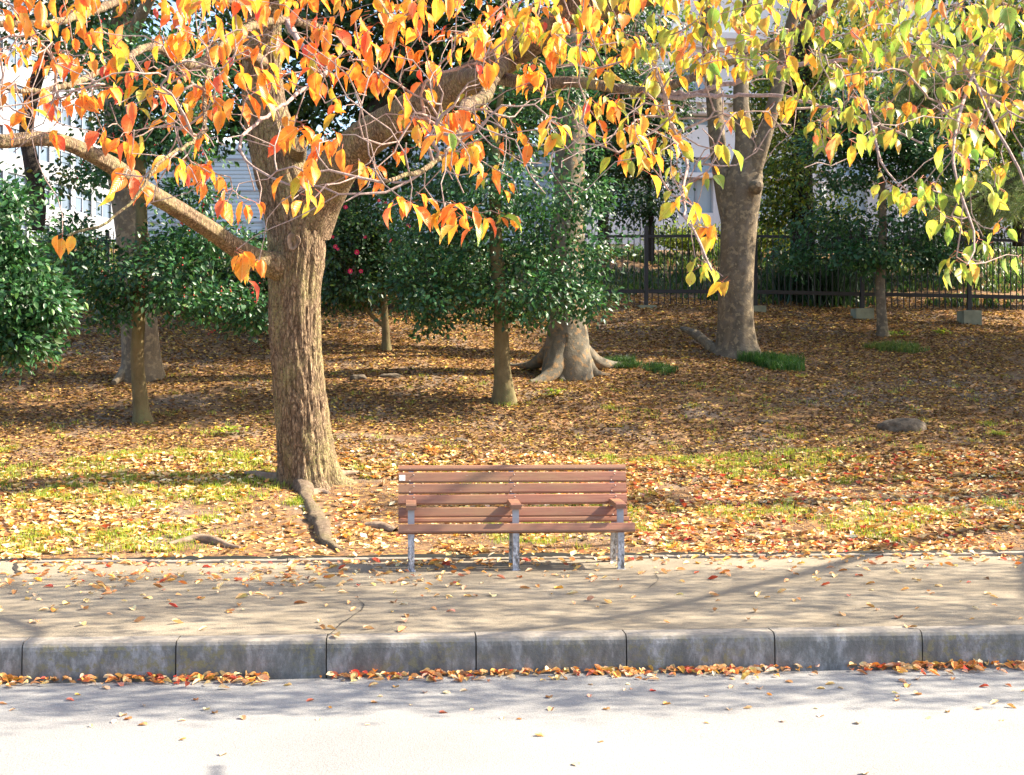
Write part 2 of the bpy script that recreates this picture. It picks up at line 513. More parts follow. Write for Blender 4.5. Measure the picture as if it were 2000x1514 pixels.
def paving_mat(name, lo, hi, speck, sc=1.2):
    m, t, b = new_mat(name)
    big = noise(t, s=sc, det=5, rough=.6)
    c = ramp(t, big, [(.3, lo), (.7, hi)])
    g = noise(t, s=180, det=3, rough=.7)
    c = mix(t, ramp(t, g, [(.42, (.6, .6, .6)), (.5, (0, 0, 0)), (.58, (0, 0, 0))]), c, tuple(x * .45 for x in lo))
    g2 = noise(t, s=150, det=2)
    c = mix(t, ramp(t, g2, [(.6, (0, 0, 0)), (.66, (.6, .6, .6))]), c, speck)
    t.links.new(c, b.inputs['Base Color']); b.inputs['Roughness'].default_value = .92
    b.inputs['Specular IOR Level'].default_value = .2
    bump(t, b, noise(t, s=110, det=5, rough=.7), .6, .008)
    return m
M['sidewalk'] = paving_mat('worn_asphalt', (.19, .158, .113), (.29, .248, .185), (.44, .38, .29))
M['road'] = paving_mat('pale_road', (.225, .223, .22), (.27, .268, .262), (.38, .38, .37), .9)

def kerb_mat():
    m, t, b = new_mat('weathered_kerb_concrete')
    st = noise(t, (2.2, 1, 1.0), 4.0, 9, .72, dist=.15)
    c = ramp(t, st, [(.32, (.085, .083, .077)), (.5, (.155, .153, .145)), (.66, (.33, .325, .325))])
    li = noise(t, (1, 1, 1), 22, 5, .7)
    li2 = noise(t, (1, 1, 1), 2.3, 3, .5)
    f = mix(t, 1.0, ramp(t, li, [(.50, (0, 0, 0)), (.60, (.85, .85, .85))]), ramp(t, li2, [(.4, (0, 0, 0)), (.6, (1, 1, 1))]), 'MULTIPLY')
    c = mix(t, f, c, (.20, .18, .09))
    # top of the stone is worn pale like the pavement
    tc = t.nodes.new('ShaderNodeTexCoord'); sp = t.nodes.new('ShaderNodeSeparateXYZ'); t.links.new(tc.outputs['Object'], sp.inputs[0])
    mr = t.nodes.new('ShaderNodeMapRange'); t.links.new(sp.outputs[2], mr.inputs[0])
    mr.inputs[1].default_value = -.035; mr.inputs[2].default_value = -.003
    top = ramp(t, noise(t, s=30, det=5), [(.3, (.19, .17, .14)), (.7, (.30, .265, .22))])
    c = mix(t, mr.outputs[0], c, top)
    t.links.new(c, b.inputs['Base Color']); b.inputs['Roughness'].default_value = .9
    bump(t, b, noise(t, s=70, det=6, rough=.7), .6, .008)
    return m
M['kerb'] = kerb_mat()
M['edging'] = flat_mat('edging_concrete', (.27, .235, .19), .9, .25, 6, .4, 80)
M['crack'] = flat_mat('crack_dirt', (.03, .025, .02), .95, .3, 30, 0)
M['iron'] = flat_mat('black_iron_paint', (.022, .021, .024), .5, .25, 10, .1)
M['footing'] = flat_mat('footing_concrete', (.24, .25, .18), .9, .25, 6, .3)
M['stone'] = flat_mat('dark_stone', (.10, .078, .055), .95, .6, 12, 1.0, 30)

# ------------------------------------------------------------------ ground, pavement, kerb, road
KY = 7.80      # kerb face
RZ = -.215     # road level
def sidewalk_z(x, y):
    x = np.asarray(x, float); y = np.asarray(y, float)
    z = (vn(x * .7, y * .9, 21) - .5) * .02 + (vn(x * 4, y * 4, 22) - .5) * .003
    z = z * np.clip((y - KY - .1) / .6, 0, 1)
    z = z + .085 * np.exp(-(((x + 3.75) / .45) ** 2 + ((y - 10.95) / .28) ** 2)) + .03 * np.exp(-(((x + 3.0) / .9) ** 2 + ((y - 11.0) / .2) ** 2))
    return z

def sheet(name, xs, ys, zf, mat, kind='structure', ufn=None):
    X, Y = np.meshgrid(xs, ys, indexing='ij')
    Z = zf(X, Y)
    v = np.stack([X, Y, Z], -1).reshape(-1, 3)
    nx, ny = len(xs), len(ys)
    i, j = np.meshgrid(np.arange(nx - 1), np.arange(ny - 1), indexing='ij')
    f = np.stack([i * ny + j, (i + 1) * ny + j, (i + 1) * ny + j + 1, i * ny + j + 1], -1).reshape(-1, 4)
    mb = MB().add(v, f, None, None, True)
    o = mb.build(name, mat)
    return tag(o, kind=kind)

xs = np.concatenate([[-300, -150, -60, -30, -18], np.arange(-14, 18, .1), [20, 30, 60, 150, 300]])
ys = np.concatenate([np.arange(11.26, 29, .1), np.arange(29, 45, .5), [50, 60, 80, 120, 200, 400]])
lawn = sheet('sloping_lawn', xs, ys, lambda x, y: gz(x, y) - .0, M['ground'])
xs2 = np.concatenate([[-60, -30, -15], np.arange(-9, 10, .08), [15, 30, 60]])
ys2 = np.arange(KY + .16, 11.19, .08)
walk = sheet('pavement', xs2, np.append(ys2, 11.185), lambda x, y: sidewalk_z(x, y), M['sidewalk'])
road = sheet('road', np.concatenate([[-60, -30], np.arange(-10, 10.1, .4), [30, 60]]), np.concatenate([[-30, -10], np.arange(0, 7.9, .25)]), lambda x, y: RZ + (vn(x, y, 31) - .5) * .012, M['road'])
tag(road, label='pale sunlit road in front of the kerb'); tag(walk, label='grey asphalt pavement under the bench'); tag(lawn, label='brown leaf covered slope rising to the fence')
# land behind the camera
sheet('ground', np.array([-300, 0, 300.]), np.array([-300, -30.]), lambda x, y: 0 * x + RZ - .004, M['ground'])

# kerb of long stones with open joints
mb = MB()
joints = [P(px, 1280, KY / CY)[0] for px in (42, 343, 637, 930, 1224, 1514, 1802)]
j = []
for px in (42, 343, 637, 930, 1224, 1514, 1802):
    a = (px - 1000) / FPX; dx, dy = a * CY + SY, -a * SY + CY
    j.append(dx / dy * KY)
step = (j[-1] - j[0]) / 6
j = [j[0] - step * k for k in range(30, 0, -1)] + j + [j[-1] + step * k for k in range(1, 30)]
Rk = rs(5)
for x0, x1 in zip(j[:-1], j[1:]):
    g = .004; dy = Rk.normal(0, .003); dz = Rk.normal(0, .002)
    prof = [(KY - .004, RZ - .08), (KY + .006, -.055), (KY + .010, -.03), (KY + .022, -.012), (KY + .045, -.002), (KY + .158, 0.0), (KY + .158, -.3)]
    xsn = np.linspace(x0 + g, x1 - g, 12)
    jit = (vn(xsn * 9, xsn * 0 + 3, 9) - .5) * .004
    v = np.array([[(x, p[0] + dy + jt, p[1] + dz) for p in prof] for x, jt in zip(xsn, jit)])
    k = len(prof)
    f = [(a * k + b, (a + 1) * k + b, (a + 1) * k + b + 1, a * k + b + 1) for a in range(11) for b in range(k - 1)]
    mb.add(v.reshape(-1, 3), f, None, None, False)
    for e in (0, 11): mb.add(v[e], [(0, 1, 2, 5), (2, 3, 4, 5), (0, 5, 6, 6)][:2], None)
kerb = mb.build('kerb', M['kerb']); tag(kerb, 'grey weathered stone kerb with dark open joints', kind='structure')
mb = MB(); mb.box((-60, KY + .02, RZ - .1), (60, KY + .10, -.03))
o = mb.build('kerb_bedding', M['crack']); tag(o, kind='structure')
# concrete edging strip between pavement and lawn
mb = MB(); Rk = rs(6)
for x0 in np.arange(-20, 20, 1.0):
    dz = Rk.normal(0, .006) + .03; y0 = 11.19 + Rk.normal(0, .004)
    if -4.9 < x0 < -3.3: dz -= .0
    mb.box((x0 + .004, y0, -.1), (x0 + .996, y0 + .10, dz), bev=.008)
o = mb.build('lawn_edging', M['edging']); tag(o, kind='structure')
# cracks
def crack(pts, w=.008, seed=0):
    R = rs(seed); q = []
    for a, b in zip(pts[:-1], pts[1:]):
        a = np.array(a); b = np.array(b)
        n = max(2, int(np.linalg.norm(b - a) / .03))
        for i in range(n): q.append(a + (b - a) * i / n)
    q = np.array(q); q = q + np.cumsum(R.normal(0, .004, q.shape), 0)
    t = nrm(np.gradient(q, axis=0)); nn = np.stack([-t[:, 1], t[:, 0]], 1)
    ww = (w * R.uniform(.2, 1, len(q)))[:, None]
    L = q + nn * ww; Rr = q - nn * ww
    def z(p): return sidewalk_z(p[:, 0], p[:, 1]) + .006
    v = np.concatenate([np.column_stack([L, z(L)]), np.column_stack([Rr, z(Rr)])])
    k = len(q); f = [(i, i + 1, k + i + 1, k + i) for i in range(k - 1)]
    MBc.add(v, f)
def S(px, py):      # point of the pavement seen at a pixel
    d = CAMZ * FPX / (py - 757.0); p = P(px, py, d); return (p[0], p[1])
MBc = MB()
crack([S(640, 1243), S(665, 1222), S(700, 1200), S(712, 1185), S(700, 1172)], .006, 1)
crack([S(1265, 1150), S(1280, 1135), S(1276, 1122)], .005, 2)
crack([S(36, 1125), S(30, 1112), S(48, 1098), S(54, 1090)], .022, 3)
o = MBc.build('pavement_cracks', M['crack']); tag(o, kind='structure')
print('ground done')

# ------------------------------------------------------------------ bench
def wood_mat():
    m, t, b = new_mat('reddish_brown_slat')
    n = noise(t, (1.2, 30, 30), 2.0, 6, .6)
    c = ramp(t, n, [(.25, (.16, .065, .038)), (.5, (.25, .105, .065)), (.75, (.34, .16, .10))])
    n2 = noise(t, (1, 3, 3), 1.6, 4, .6)
    c = mix(t, ramp(t, n2, [(.42, (0, 0, 0)), (.62, (.7, .7, .7))]), c, (.27, .17, .085))
    nz_ = noise(t, (.5, .5, 11), 1.0, 2)
    c = mix(t, ramp(t, nz_, [(.4, (0, 0, 0)), (.6, (.6, .6, .6))]), c, (.19, .10, .065))
    n3 = noise(t, (6, 60, 60), 3, 3)
    c = mix(t, ramp(t, n3, [(.70, (0, 0, 0)), (.74, (.7, .7, .7))]), c, (.55, .42, .35))
    t.links.new(c, b.inputs['Base Color']); b.inputs['Roughness'].default_value = .42
    bump(t, b, noise(t, (2, 60, 60), 3, 5), .15, .004)
    return m
def leg_mat():
    m, t, b = new_mat('chipped_grey_paint')
    c = ramp(t, noise(t, (1, 1, .6), 22, 4, .6), [(.35, (.30, .31, .35)), (.7, (.36, .37, .41))])
    n = noise(t, (1, 1, .5), 55, 5, .7)
    tc = t.nodes.new('ShaderNodeTexCoord'); sp = t.nodes.new('ShaderNodeSeparateXYZ'); t.links.new(tc.outputs['Object'], sp.inputs[0])
    mr = t.nodes.new('ShaderNodeMapRange'); t.links.new(sp.outputs[2], mr.inputs[0])
    mr.inputs[1].default_value = .36; mr.inputs[2].default_value = .15
    f = mix(t, 1.0, ramp(t, n, [(.42, (0, 0, 0)), (.5, (.9, .9, .9))]), mr.outputs[0], 'MULTIPLY')
    n2 = noise(t, (1, 1, .5), 40, 4, .7)
    chip = ramp(t, n2, [(.45, (.10, .085, .07)), (.55, (.62, .62, .64))])
    c = mix(t, f, c, chip)
    t.links.new(c, b.inputs['Base Color']); b.inputs['Roughness'].default_value = .5
    return m
M['slat'] = wood_mat(); M['leg'] = leg_mat()
M['bolt'] = flat_mat('bolt_steel', (.25, .2, .18), .4, .2, 20, 0, metal=.8)
M['sticker'] = flat_mat('white_sticker', (.75, .74, .72), .5, .05, 9, 0)
M['sticker_ink'] = flat_mat('faded_sticker_ink', (.50, .45, .46), .6, .2, 30, 0)

SEATY = 10.58      # front of the seat
def bx(px, y):     # X of pixel column px at world Y y
    a = (px - 1000) / FPX; return (a * CY + SY) / (-a * SY + CY) * y
XL = bx(778, SEATY); XR = bx(1241, SEATY)
bench = empty('park_bench', ((XL + XR) / 2, 10.8, 0), 'wooden slatted park bench with three armrests and chipped grey legs', 'bench')
# backrest slats: plane leaning back
def slat(mb, x0, x1, cy, cz, h, th, tilt, seed=0):
    """slat of height h, thickness th, turned back by tilt (rad)"""
    q = crw = []
    e = .010
    prof = [(-th / 2, -h / 2 + e), (-th / 2 + e * .5, -h / 2), (th / 2, -h / 2), (th / 2, h / 2), (-th / 2 + e * .5, h / 2), (-th / 2, h / 2 - e)]
    xs_ = np.linspace(x0, x1, 14)
    v = []
    for i, x in enumerate(xs_):
        wv = .002 * math.sin(i * .9 + seed)
        for a, b_ in prof:
            v.append((x, cy + a * math.cos(tilt) + b_ * math.sin(tilt) + wv, cz - a * math.sin(tilt) + b_ * math.cos(tilt)))
    k = len(prof)
    f = [(i * k + a, (i + 1) * k + a, (i + 1) * k + (a + 1) % k, i * k + (a + 1) % k) for i in range(13) for a in range(k)]
    mb.add(v, f)
    mb.add(v[:k], [(0, 1, 2, 3), (0, 3, 4, 5)]); mb.add(v[-k:], [(3, 2, 1, 0), (5, 4, 3, 0)])
tilt = math.radians(22)
back = MB()
rows = []
# (pixel centre y, pixel height) of the four main slats, then the narrow top one
for k_, (pc, ph) in enumerate([(1001.5, 18.4), (976.6, 18.2), (955, 18.2), (933, 19)]):
    yb = SEATY + .40 + (1002 - pc) / 247 * math.tan(tilt)
    d = yb * CY + 0.8 * 0; d = yb / CY + .0
    z = CAMZ - (pc - 757) / FPX * (yb * CY + 0 * SY)
    rows.append((yb, z, ph * yb / FPX / math.cos(tilt)))
for i, (yb, z, h) in enumerate(rows):
    slat(back, bx(778, yb) + .0, bx(1225 - (i * .9), yb), yb, z, h, .026, tilt, i)
ytop = rows[-1][0] + .025; ztop = rows[-1][1] + rows[-1][2] / 2 + .030
slat(back, bx(778, ytop), bx(1222, ytop), ytop + .010, ztop + .002, .044, .028, math.radians(36), 7)
bo = back.build('backrest', M['slat'], bench)
seat = MB()
SZ = .352
slat(seat, XL, XR, SEATY + .025, SZ - .02, .072, .035, math.radians(30), 3)
for k_ in range(3):
    y0 = SEATY + .075 + k_ * .098
    seat.box((XL + .0, y0, SZ - .03 - k_ * .012), (XR - .03 * (k_ + 1) * .4, y0 + .086, SZ + .005 - k_ * .012), bev=.008)
# low rear slat of the seat seen under the backrest
so = seat.build('seat', M['slat'], bench)
# a low back slat between seat and backrest
low = MB(); yb = SEATY + .375
slat(low, bx(778, yb), bx(1228, yb), yb, .366, .040, .028, math.radians(20), 5)
low.build('lower_slat', M['slat'], bench)
legx = [bx(803, SEATY), bx(1008.5, SEATY), bx(1214, SEATY)]
LW = .0255
def bar(mb, pts, w, th):
    """flat bar of width w (x) and thickness th following (y,z) points at x"""
    x, q = pts
    q = np.array(q, float); t = nrm(np.gradient(q, axis=0)); nn = np.stack([-t[:, 1], t[:, 0]], 1)
    L = q + nn * th / 2; Rr = q - nn * th / 2
    v = []
    for l, r in zip(L, Rr):
        v += [(x - w, l[0], l[1]), (x + w, l[0], l[1]), (x + w, r[0], r[1]), (x - w, r[0], r[1])]
    k = len(q)
    f = [(i * 4 + a, (i + 1) * 4 + a, (i + 1) * 4 + (a + 1) % 4, i * 4 + (a + 1) % 4) for i in range(k - 1) for a in range(4)]
    f += [(0, 1, 2, 3), ((k - 1) * 4 + 3, (k - 1) * 4 + 2, (k - 1) * 4 + 1, (k - 1) * 4)]
    mb.add(v, f)
for x in legx:
    fl = MB(); bar(fl, (x, [(SEATY + .035, .0), (SEATY + .04, .18), (SEATY + .045, SZ - .045)]), LW, .045)
    fl.box((x - .035, SEATY - .01, -.01), (x + .035, SEATY + .09, .006)); fl.build('leg', M['leg'], bench)
    rl = MB(); bar(rl, (x, [(SEATY + .46, .0), (SEATY + .41, .18), (SEATY + .38, SZ - .06)]), LW, .045)
    rl.box((x - .035, SEATY + .41, -.01), (x + .035, SEATY + .51, .007)); rl.build('leg', M['leg'], bench)
    sf = MB(); sf.box((x - LW * .8, SEATY + .068, SZ - .075), (x + LW * .8, SEATY + .40, SZ - .035)); 
    bar(sf, (x, [(SEATY + .395, SZ - .04), (rows[0][0] + .036, rows[0][1]), (rows[-1][0] + .036, rows[-1][1] + .03), (ytop + .042, ztop - .022)]), LW * .8, .035)
    sf.build('support_frame', M['leg'], bench)
    ap = MB(); bar(ap, (x, [(SEATY + .075, SZ - .03), (SEATY + .07, SZ + .06), (SEATY + .075, SZ + .127)]), LW, .03)
    ap.build('armrest_post', M['leg'], bench)
    ar = MB()
    w = .041; zA = SZ + .128
    prof = [(SEATY + .02, zA), (SEATY + .02, zA + .036), (SEATY + .03, zA + .044), (SEATY + .30, zA + .052), (SEATY + .42, zA + .05), (SEATY + .42, zA + .012)]
    for sx in (-1,):
        v = [(x - w, a, b_) for a, b_ in prof] + [(x + w, a, b_) for a, b_ in prof]
        k = len(prof)
        ar.add(v, [(i, (i + 1) % k, (i + 1) % k + k, i + k) for i in range(k)])
        ar.add(v, [(0, 1, 2, 3), (0, 3, 4, 5), (9, 8, 7, 6), (11, 10, 9, 6)])
    ar.build('armrest', M['slat'], bench)
# bolts: small domes
bm_ = MB()
th = np.arange(8) / 8 * 2 * np.pi
v = [(0, -.007, 0)] + [(.0075 * math.cos(a), 0, .0075 * math.sin(a)) for a in th]
bm_.add(v, [(0, 1 + i, 1 + (i + 1) % 8) for i in range(8)])
proto = bm_.build('bolt', M['bolt']); first = True
for (yb, z, h) in rows[:4]:
    for x in legx:
        for s_, dz in ((.02, .25), (-.012, -.3)):
            zz = z + dz * h
            yy = yb - .0165 / math.cos(tilt) + (zz - z) * math.tan(tilt)
            o = proto if first else proto.copy()
            if not first: COL.objects.link(o)
            first = False
            o.parent = bo; o.location = Vector((x + s_ - bench.location.x, yy - bench.location.y, zz))
for x in legx:
    o = proto.copy(); COL.objects.link(o); o.parent = so
    o.location = Vector((x - bench.location.x, SEATY + .008 - bench.location.y, SZ - .028))
    o = proto.copy(); COL.objects.link(o); o.parent = bo
    o.location = Vector((x - .01 - bench.location.x, ytop - .003 - bench.location.y, ztop - .002)); 
# no-smoking sticker at the left end of the second slat
yb, z, h = rows[-1]
st = MB(); sx0 = bx(779.5, yb); cxs = sx0 + .026; hs = .024
def onslat(u, w_, off):   # u along x, w_ up the slat
    return (cxs + u, yb - (.0155 + off) / math.cos(tilt) + w_ * math.sin(tilt), z + w_ * math.cos(tilt))
st.add([onslat(-hs, -hs, .001), onslat(hs, -hs, .001), onslat(hs, hs, .001), onslat(-hs, hs, .001)], [(0, 1, 2, 3)])
sticker = st.build('sticker', M['sticker'], bench); sticker['label'] = 'small white no smoking sticker'
ink = MB(); n = 24
ring = [onslat(r_ * math.cos(a), r_ * math.sin(a), .002) for r_ in (.0185, .0155) for a in np.arange(n) / n * 2 * np.pi]
ink.add(ring, [(i, (i + 1) % n, n + (i + 1) % n, n + i) for i in range(n)])
c_, s_ = math.cos(math.radians(-45)), math.sin(math.radians(-45))
def rq(a, b_, ang): c, s = math.cos(ang), math.sin(ang); return onslat(a * c - b_ * s, a * s + b_ * c, .0024)
ink.add([rq(-.016, -.0013, -.785), rq(.016, -.0013, -.785), rq(.016, .0013, -.785), rq(-.016, .0013, -.785)], [(0, 1, 2, 3)])
ink.add([onslat(-.011, -.0015, .003), onslat(.009, -.0015, .003), onslat(.009, .0015, .003), onslat(-.011, .0015, .003)], [(0, 1, 2, 3)])
inko = ink.build('no_smoking_symbol', M['sticker_ink']); inko.parent = sticker
inko.data.transform(__import__('mathutils').Matrix.Translation(-bench.location))
print('bench done')

# ------------------------------------------------------------------ fence
fence = empty('iron_fence', (0, 26, 3), 'long black iron picket fence on concrete footings across the top of the slope', 'fence')
fpts = []
post_px = [(-420, 606), (-210, 604), (0, 602), (210, 601), (420, 600), (630, 599), (840, 598), (1051, 597), (1262, 597), (1475, 598), (1684, 603), (1893, 607), (2102, 612), (2312, 617)]
FD = 26.0
posts = []
for px, py in post_px:
    d = FD - (px - 1262) * .0009
    p = P(px, py, d); posts.append((p, d))
for p, d in posts:
    x, y, z = p
    pm = MB(); pm.box((x - .036, y - .036, z - .02), (x + .036, y + .036, z + 1.53)); po = pm.build('post', M['iron'], fence)
    fm = MB(); fm.box((x - .17, y - .17, z - .45), (x + .17, y + .17, z - .0)); fo = fm.build('footing', M['footing'])
    fo.data.transform(__import__('mathutils').Matrix.Translation(-fence.location)); fo.parent = po
for (a, d0), (b, d1) in zip(posts[:-1], posts[1:]):
    mbp = MB(); L = b - a; u = L / np.linalg.norm(L[:2])
    off = np.array([0, 0, 1.0])
    def rail(h0, h1, th=.022):
        n2 = np.array([-u[1], u[0], 0]) * th
        A = a + u * .045; B = b - u * .045
        v = [A - n2 + off * h0, B - n2 + off * h0, B + n2 + off * h0, A + n2 + off * h0, A - n2 + off * h1, B - n2 + off * h1, B + n2 + off * h1, A + n2 + off * h1]
        mbp.add(v, [(0, 3, 2, 1), (4, 5, 6, 7), (0, 1, 5, 4), (1, 2, 6, 5), (2, 3, 7, 6), (3, 0, 4, 7)])
    rail(1.31, 1.36); rail(.24, .31)
    nb = 17
    for i in range(1, nb + 1):
        p = a + (b - a) * i / (nb + 1.0)
        for (h0, h1) in ((.03, .24), (.31, 1.30), (1.37, 1.52)):
            mbp.box((p[0] - .008, p[1] - .008, p[2] + h0), (p[0] + .008, p[1] + .008, p[2] + h1))
    mbp.build('picket_panel', M['iron'], fence)

# ------------------------------------------------------------------ trees: shared pieces
def pxchain(rows_):
    """rows (px, py, depth, width in px) -> (x,y,z,r)"""
    return [(*P(a, b, d), w * d / FPX / 2) for a, b, d, w in rows_]

def emit_wood(chains, root, mat_big, mat_small, name_big='trunk', name_small='branches', thr=.03, seed=0, fine=.06, sides=28, amp=.06, nbig=1):
    big = MB(); small = MB()
    for ci, (kind, p, r) in enumerate(chains):
        if kind == 'm' and r.max() > thr:
            q = crspline(np.column_stack([p, r]), fine)
            tube(big, q[:, :3], q[:, 3], sides if r.max() > .08 else 14, bark_rough(seed + ci, amp * (1 if r.max() > .08 else .6)))
        else:
            tube(small, p, r, 7 if r.max() > .012 else 5 if r.max() > .004 else 4)
    if big.v: big.build(name_big, mat_big, root)
    if small.v: small.build(name_small, mat_small, root)

def blobs_px(bl):
    """(px,py,D,rx px,rz px,depth radius m, weight) -> list of (centre, radii, weight)"""
    out = []
    for b in bl:
        px, py, d, rx, rz, ry = b[:6]; w = b[6] if len(b) > 6 else rx * rz
        out.append((P(px, py, d), np.array([rx * d / FPX, ry, rz * d / FPX]), w))
    return out

def sample_blobs(bl, n, R, shell=.55):
    w = np.array([b[2] for b in bl], float); w /= w.sum()
    k = R.choice(len(bl), n, p=w)
    u = nrm(R.normal(size=(n, 3)))
    rad = shell + (1 - shell) * R.random(n) ** .6
    rad = np.where(R.random(n) < .25, R.random(n) ** .5, rad)
    c = np.array([b[0] for b in bl])[k]; s = np.array([b[1] for b in bl])[k]
    p = c + u * s * rad[:, None] * (1 + .24 * R.normal(size=(n, 1)))
    return p, nrm(u / s)

def leafy_tree(name, label, cat, base, chains, blobs, seed, nclus=900, per=9, lsize=.075, spread=.12, cols=None, cw=None, leafm='ever_leaf',
               bark='smooth_bark', limb='dark_bark', group=None, tipsn=110, temp=TEMP_EVER, part='foliage', jit=.22, droop=.25, wpath=.1, holes=.45, sides=28, amp=.06, thr=.03):
    R = rs(seed)
    root = empty(name, base, label, cat, group)
    bl = blobs
    c, u = sample_blobs(bl, nclus, R)
    # gaps: drop clusters where a coarse noise is low
    h = vn(c[:, 0] * 1.2 + c[:, 1] * .7, c[:, 2] * 2.8 + 50, seed) * .65 + vn(c[:, 0] * 3.6 + 9, c[:, 2] * 5.5 + c[:, 1] * 2 + 50, seed + 1) * .35
    keep = h > np.quantile(h, holes * .5)
    c, u = c[keep], u[keep]
    tips = c[R.choice(len(c), min(tipsn, len(c)), replace=False)]
    wood, npos, ndir = grow(chains, tips, tip_r=.003, expo=2.3, seg=.14, wpath=wpath, wob=.12, seed=seed)
    emit_wood(wood, root, M[bark], M[limb], seed=seed, sides=sides, amp=amp, thr=thr)
    n = len(c) * per
    ci = np.repeat(np.arange(len(c)), per)
    off = R.normal(0, spread, (n, 3)) * np.array([1, 1, .65])
    pos = c[ci] + off
    d = nrm(nrm(off) * .7 + u[ci] * .5 + R.normal(0, .45, (n, 3)) + np.array([0, 0, -droop]))
    nup = nrm(np.array([0, -.15, .75]) + u[ci] * .9 + R.normal(0, .5, (n, 3)))
    col = pal(R, n, cols, cw, jit) * np.repeat(1 + R.normal(0, .15, (len(c), 1)), per, 0)
    fl = MB(); put_leaves(fl, pos, d, nup, 1.12 * lsize * R.uniform(.65, 1.2, n), np.clip(col, .004, .9), temp, smooth=(leafm == 'ever_leaf'))
    fl.build(part, M[leafm], root)
    return root, c, u

EG = [(.028, .092, .029), (.016, .060, .022), (.044, .12, .032), (.09, .16, .035)]
EGW = [5, 3, 3, .6]
DK = [(.022, .062, .018), (.038, .090, .020), (.08, .12, .02)]
DKW = [4, 3, 1]
YG = [(.16, .20, .025), (.08, .13, .02), (.28, .27, .03), (.05, .09, .02)]
YGW = [4, 4, 2, 3]

# --- small evergreen behind the bench
b0, D0 = G(985, 785)
ch = [pxchain([(985, 795, D0, 58), (984, 770, D0, 44), (982, 735, D0, 33), (980, 690, D0, 29), (978, 620, D0, 27), (972, 530, D0, 26), (967, 440, D0, 24), (966, 340, D0, 20), (972, 240, D0, 15), (985, 130, D0, 8)])]
leafy_tree('evergreen_tree', 'round dark evergreen tree with a slim trunk growing up the slope behind the bench', 'tree', b0, ch,
    blobs_px([(860, 575, D0, 105, 62, .8), (800, 560, D0 + .3, 60, 50, .5), (1030, 580, D0 - .2, 120, 55, .9), (1120, 500, D0, 95, 85, .7), (1150, 585, D0 - .3, 55, 45, .5), (1075, 380, D0, 115, 85, .9), (950, 330, D0, 130, 100, .9), (850, 430, D0 + .3, 90, 90, .7), (1000, 200, D0, 130, 80, .9), (960, 480, D0 + .2, 110, 80, .8), (1090, 260, D0, 100, 70, .7), (1115, 190, D0, 75, 90, .7, 9500), (1125, 340, D0 - .2, 60, 50, .6, 5500), (840, 625, D0, 50, 25, .4)]),
    101, 3300, 9, .070, .09, EG, EGW, bark='smooth_bark', holes=.85)

# --- holly with red berries, left
b0, D0 = G(276, 822)
ch = [pxchain([(280, 832, D0, 52), (277, 810, D0, 36), (273, 770, D0, 30), (268, 700, D0, 26), (270, 640, D0, 25), (272, 560, D0, 24), (276, 440, D0, 23), (274, 330, D0, 20), (280, 230, D0, 15), (300, 120, D0, 9)])]
hr, hc, hu = leafy_tree('holly_tree', 'evergreen holly tree with small red berries and a slim bare trunk, left of the cherry', 'tree', b0, ch,
    blobs_px([(330, 180, D0, 110, 95, .9), (270, 260, D0, 70, 60, .7), (400, 280, D0, 80, 45, .6), (300, 110, D0, 120, 70, .8), (215, 350, D0, 50, 35, .5, 2500), (330, 545, D0, 150, 70, .9), (440, 590, D0, 85, 50, .7), (200, 590, D0, 70, 45, .6), (150, 480, D0, 40, 60, .5), (400, 470, D0, 100, 35, .7), (500, 620, D0, 30, 30, .3, 800), (360, 385, D0, 80, 35, .5, 2500)]),
    111, 2400, 9, .072, .09, EG, EGW, bark='smooth_bark', holes=.45)
R = rs(112); bb = MB()
oct_ = np.array([(1, 0, 0), (-1, 0, 0), (0, 1, 0), (0, -1, 0), (0, 0, 1), (0, 0, -1)], float)
of = np.array([(0, 2, 4), (2, 1, 4), (1, 3, 4), (3, 0, 4), (2, 0, 5), (1, 2, 5), (3, 1, 5), (0, 3, 5)])
for k in R.choice(len(hc), 120):
    for _ in range(R.integers(2, 6)):
        p = hc[k] + R.normal(0, .04, 3) + hu[k] * .06 + np.array([0, -.08, 0])
        bb.add(oct_ * .011 + p, of, (.5, .02, .02), None, True)
o = bb.build('berries', leaf_mat('berry_skin', .3, .0, .5, False), hr); o['kind'] = 'stuff'

# --- glossy shrub at the left edge
p0 = P(-40, 700, 15.0); p0[2] = gz(p0[0], p0[1])
ch = [[(*p0, .05), (*P(-20, 640, 15), .04), (*P(10, 560, 15), .03), (*P(30, 470, 15), .02), (*P(40, 400, 15), .01)]]
leafy_tree('evergreen_shrub', 'large glossy green shrub at the left edge of the slope', 'shrub', p0, ch,
    blobs_px([(20, 440, 15, 75, 70, .7), (70, 540, 15, 65, 80, .7), (0, 600, 15, 85, 80, .8), (30, 665, 14.8, 60, 40, .5), (-80, 520, 15, 90, 130, .8), (95, 600, 15, 35, 40, .4, 1500), (-40, 400, 15, 60, 50, .6)]),
    121, 1900, 9, .08, .10, EG, EGW, holes=.5)

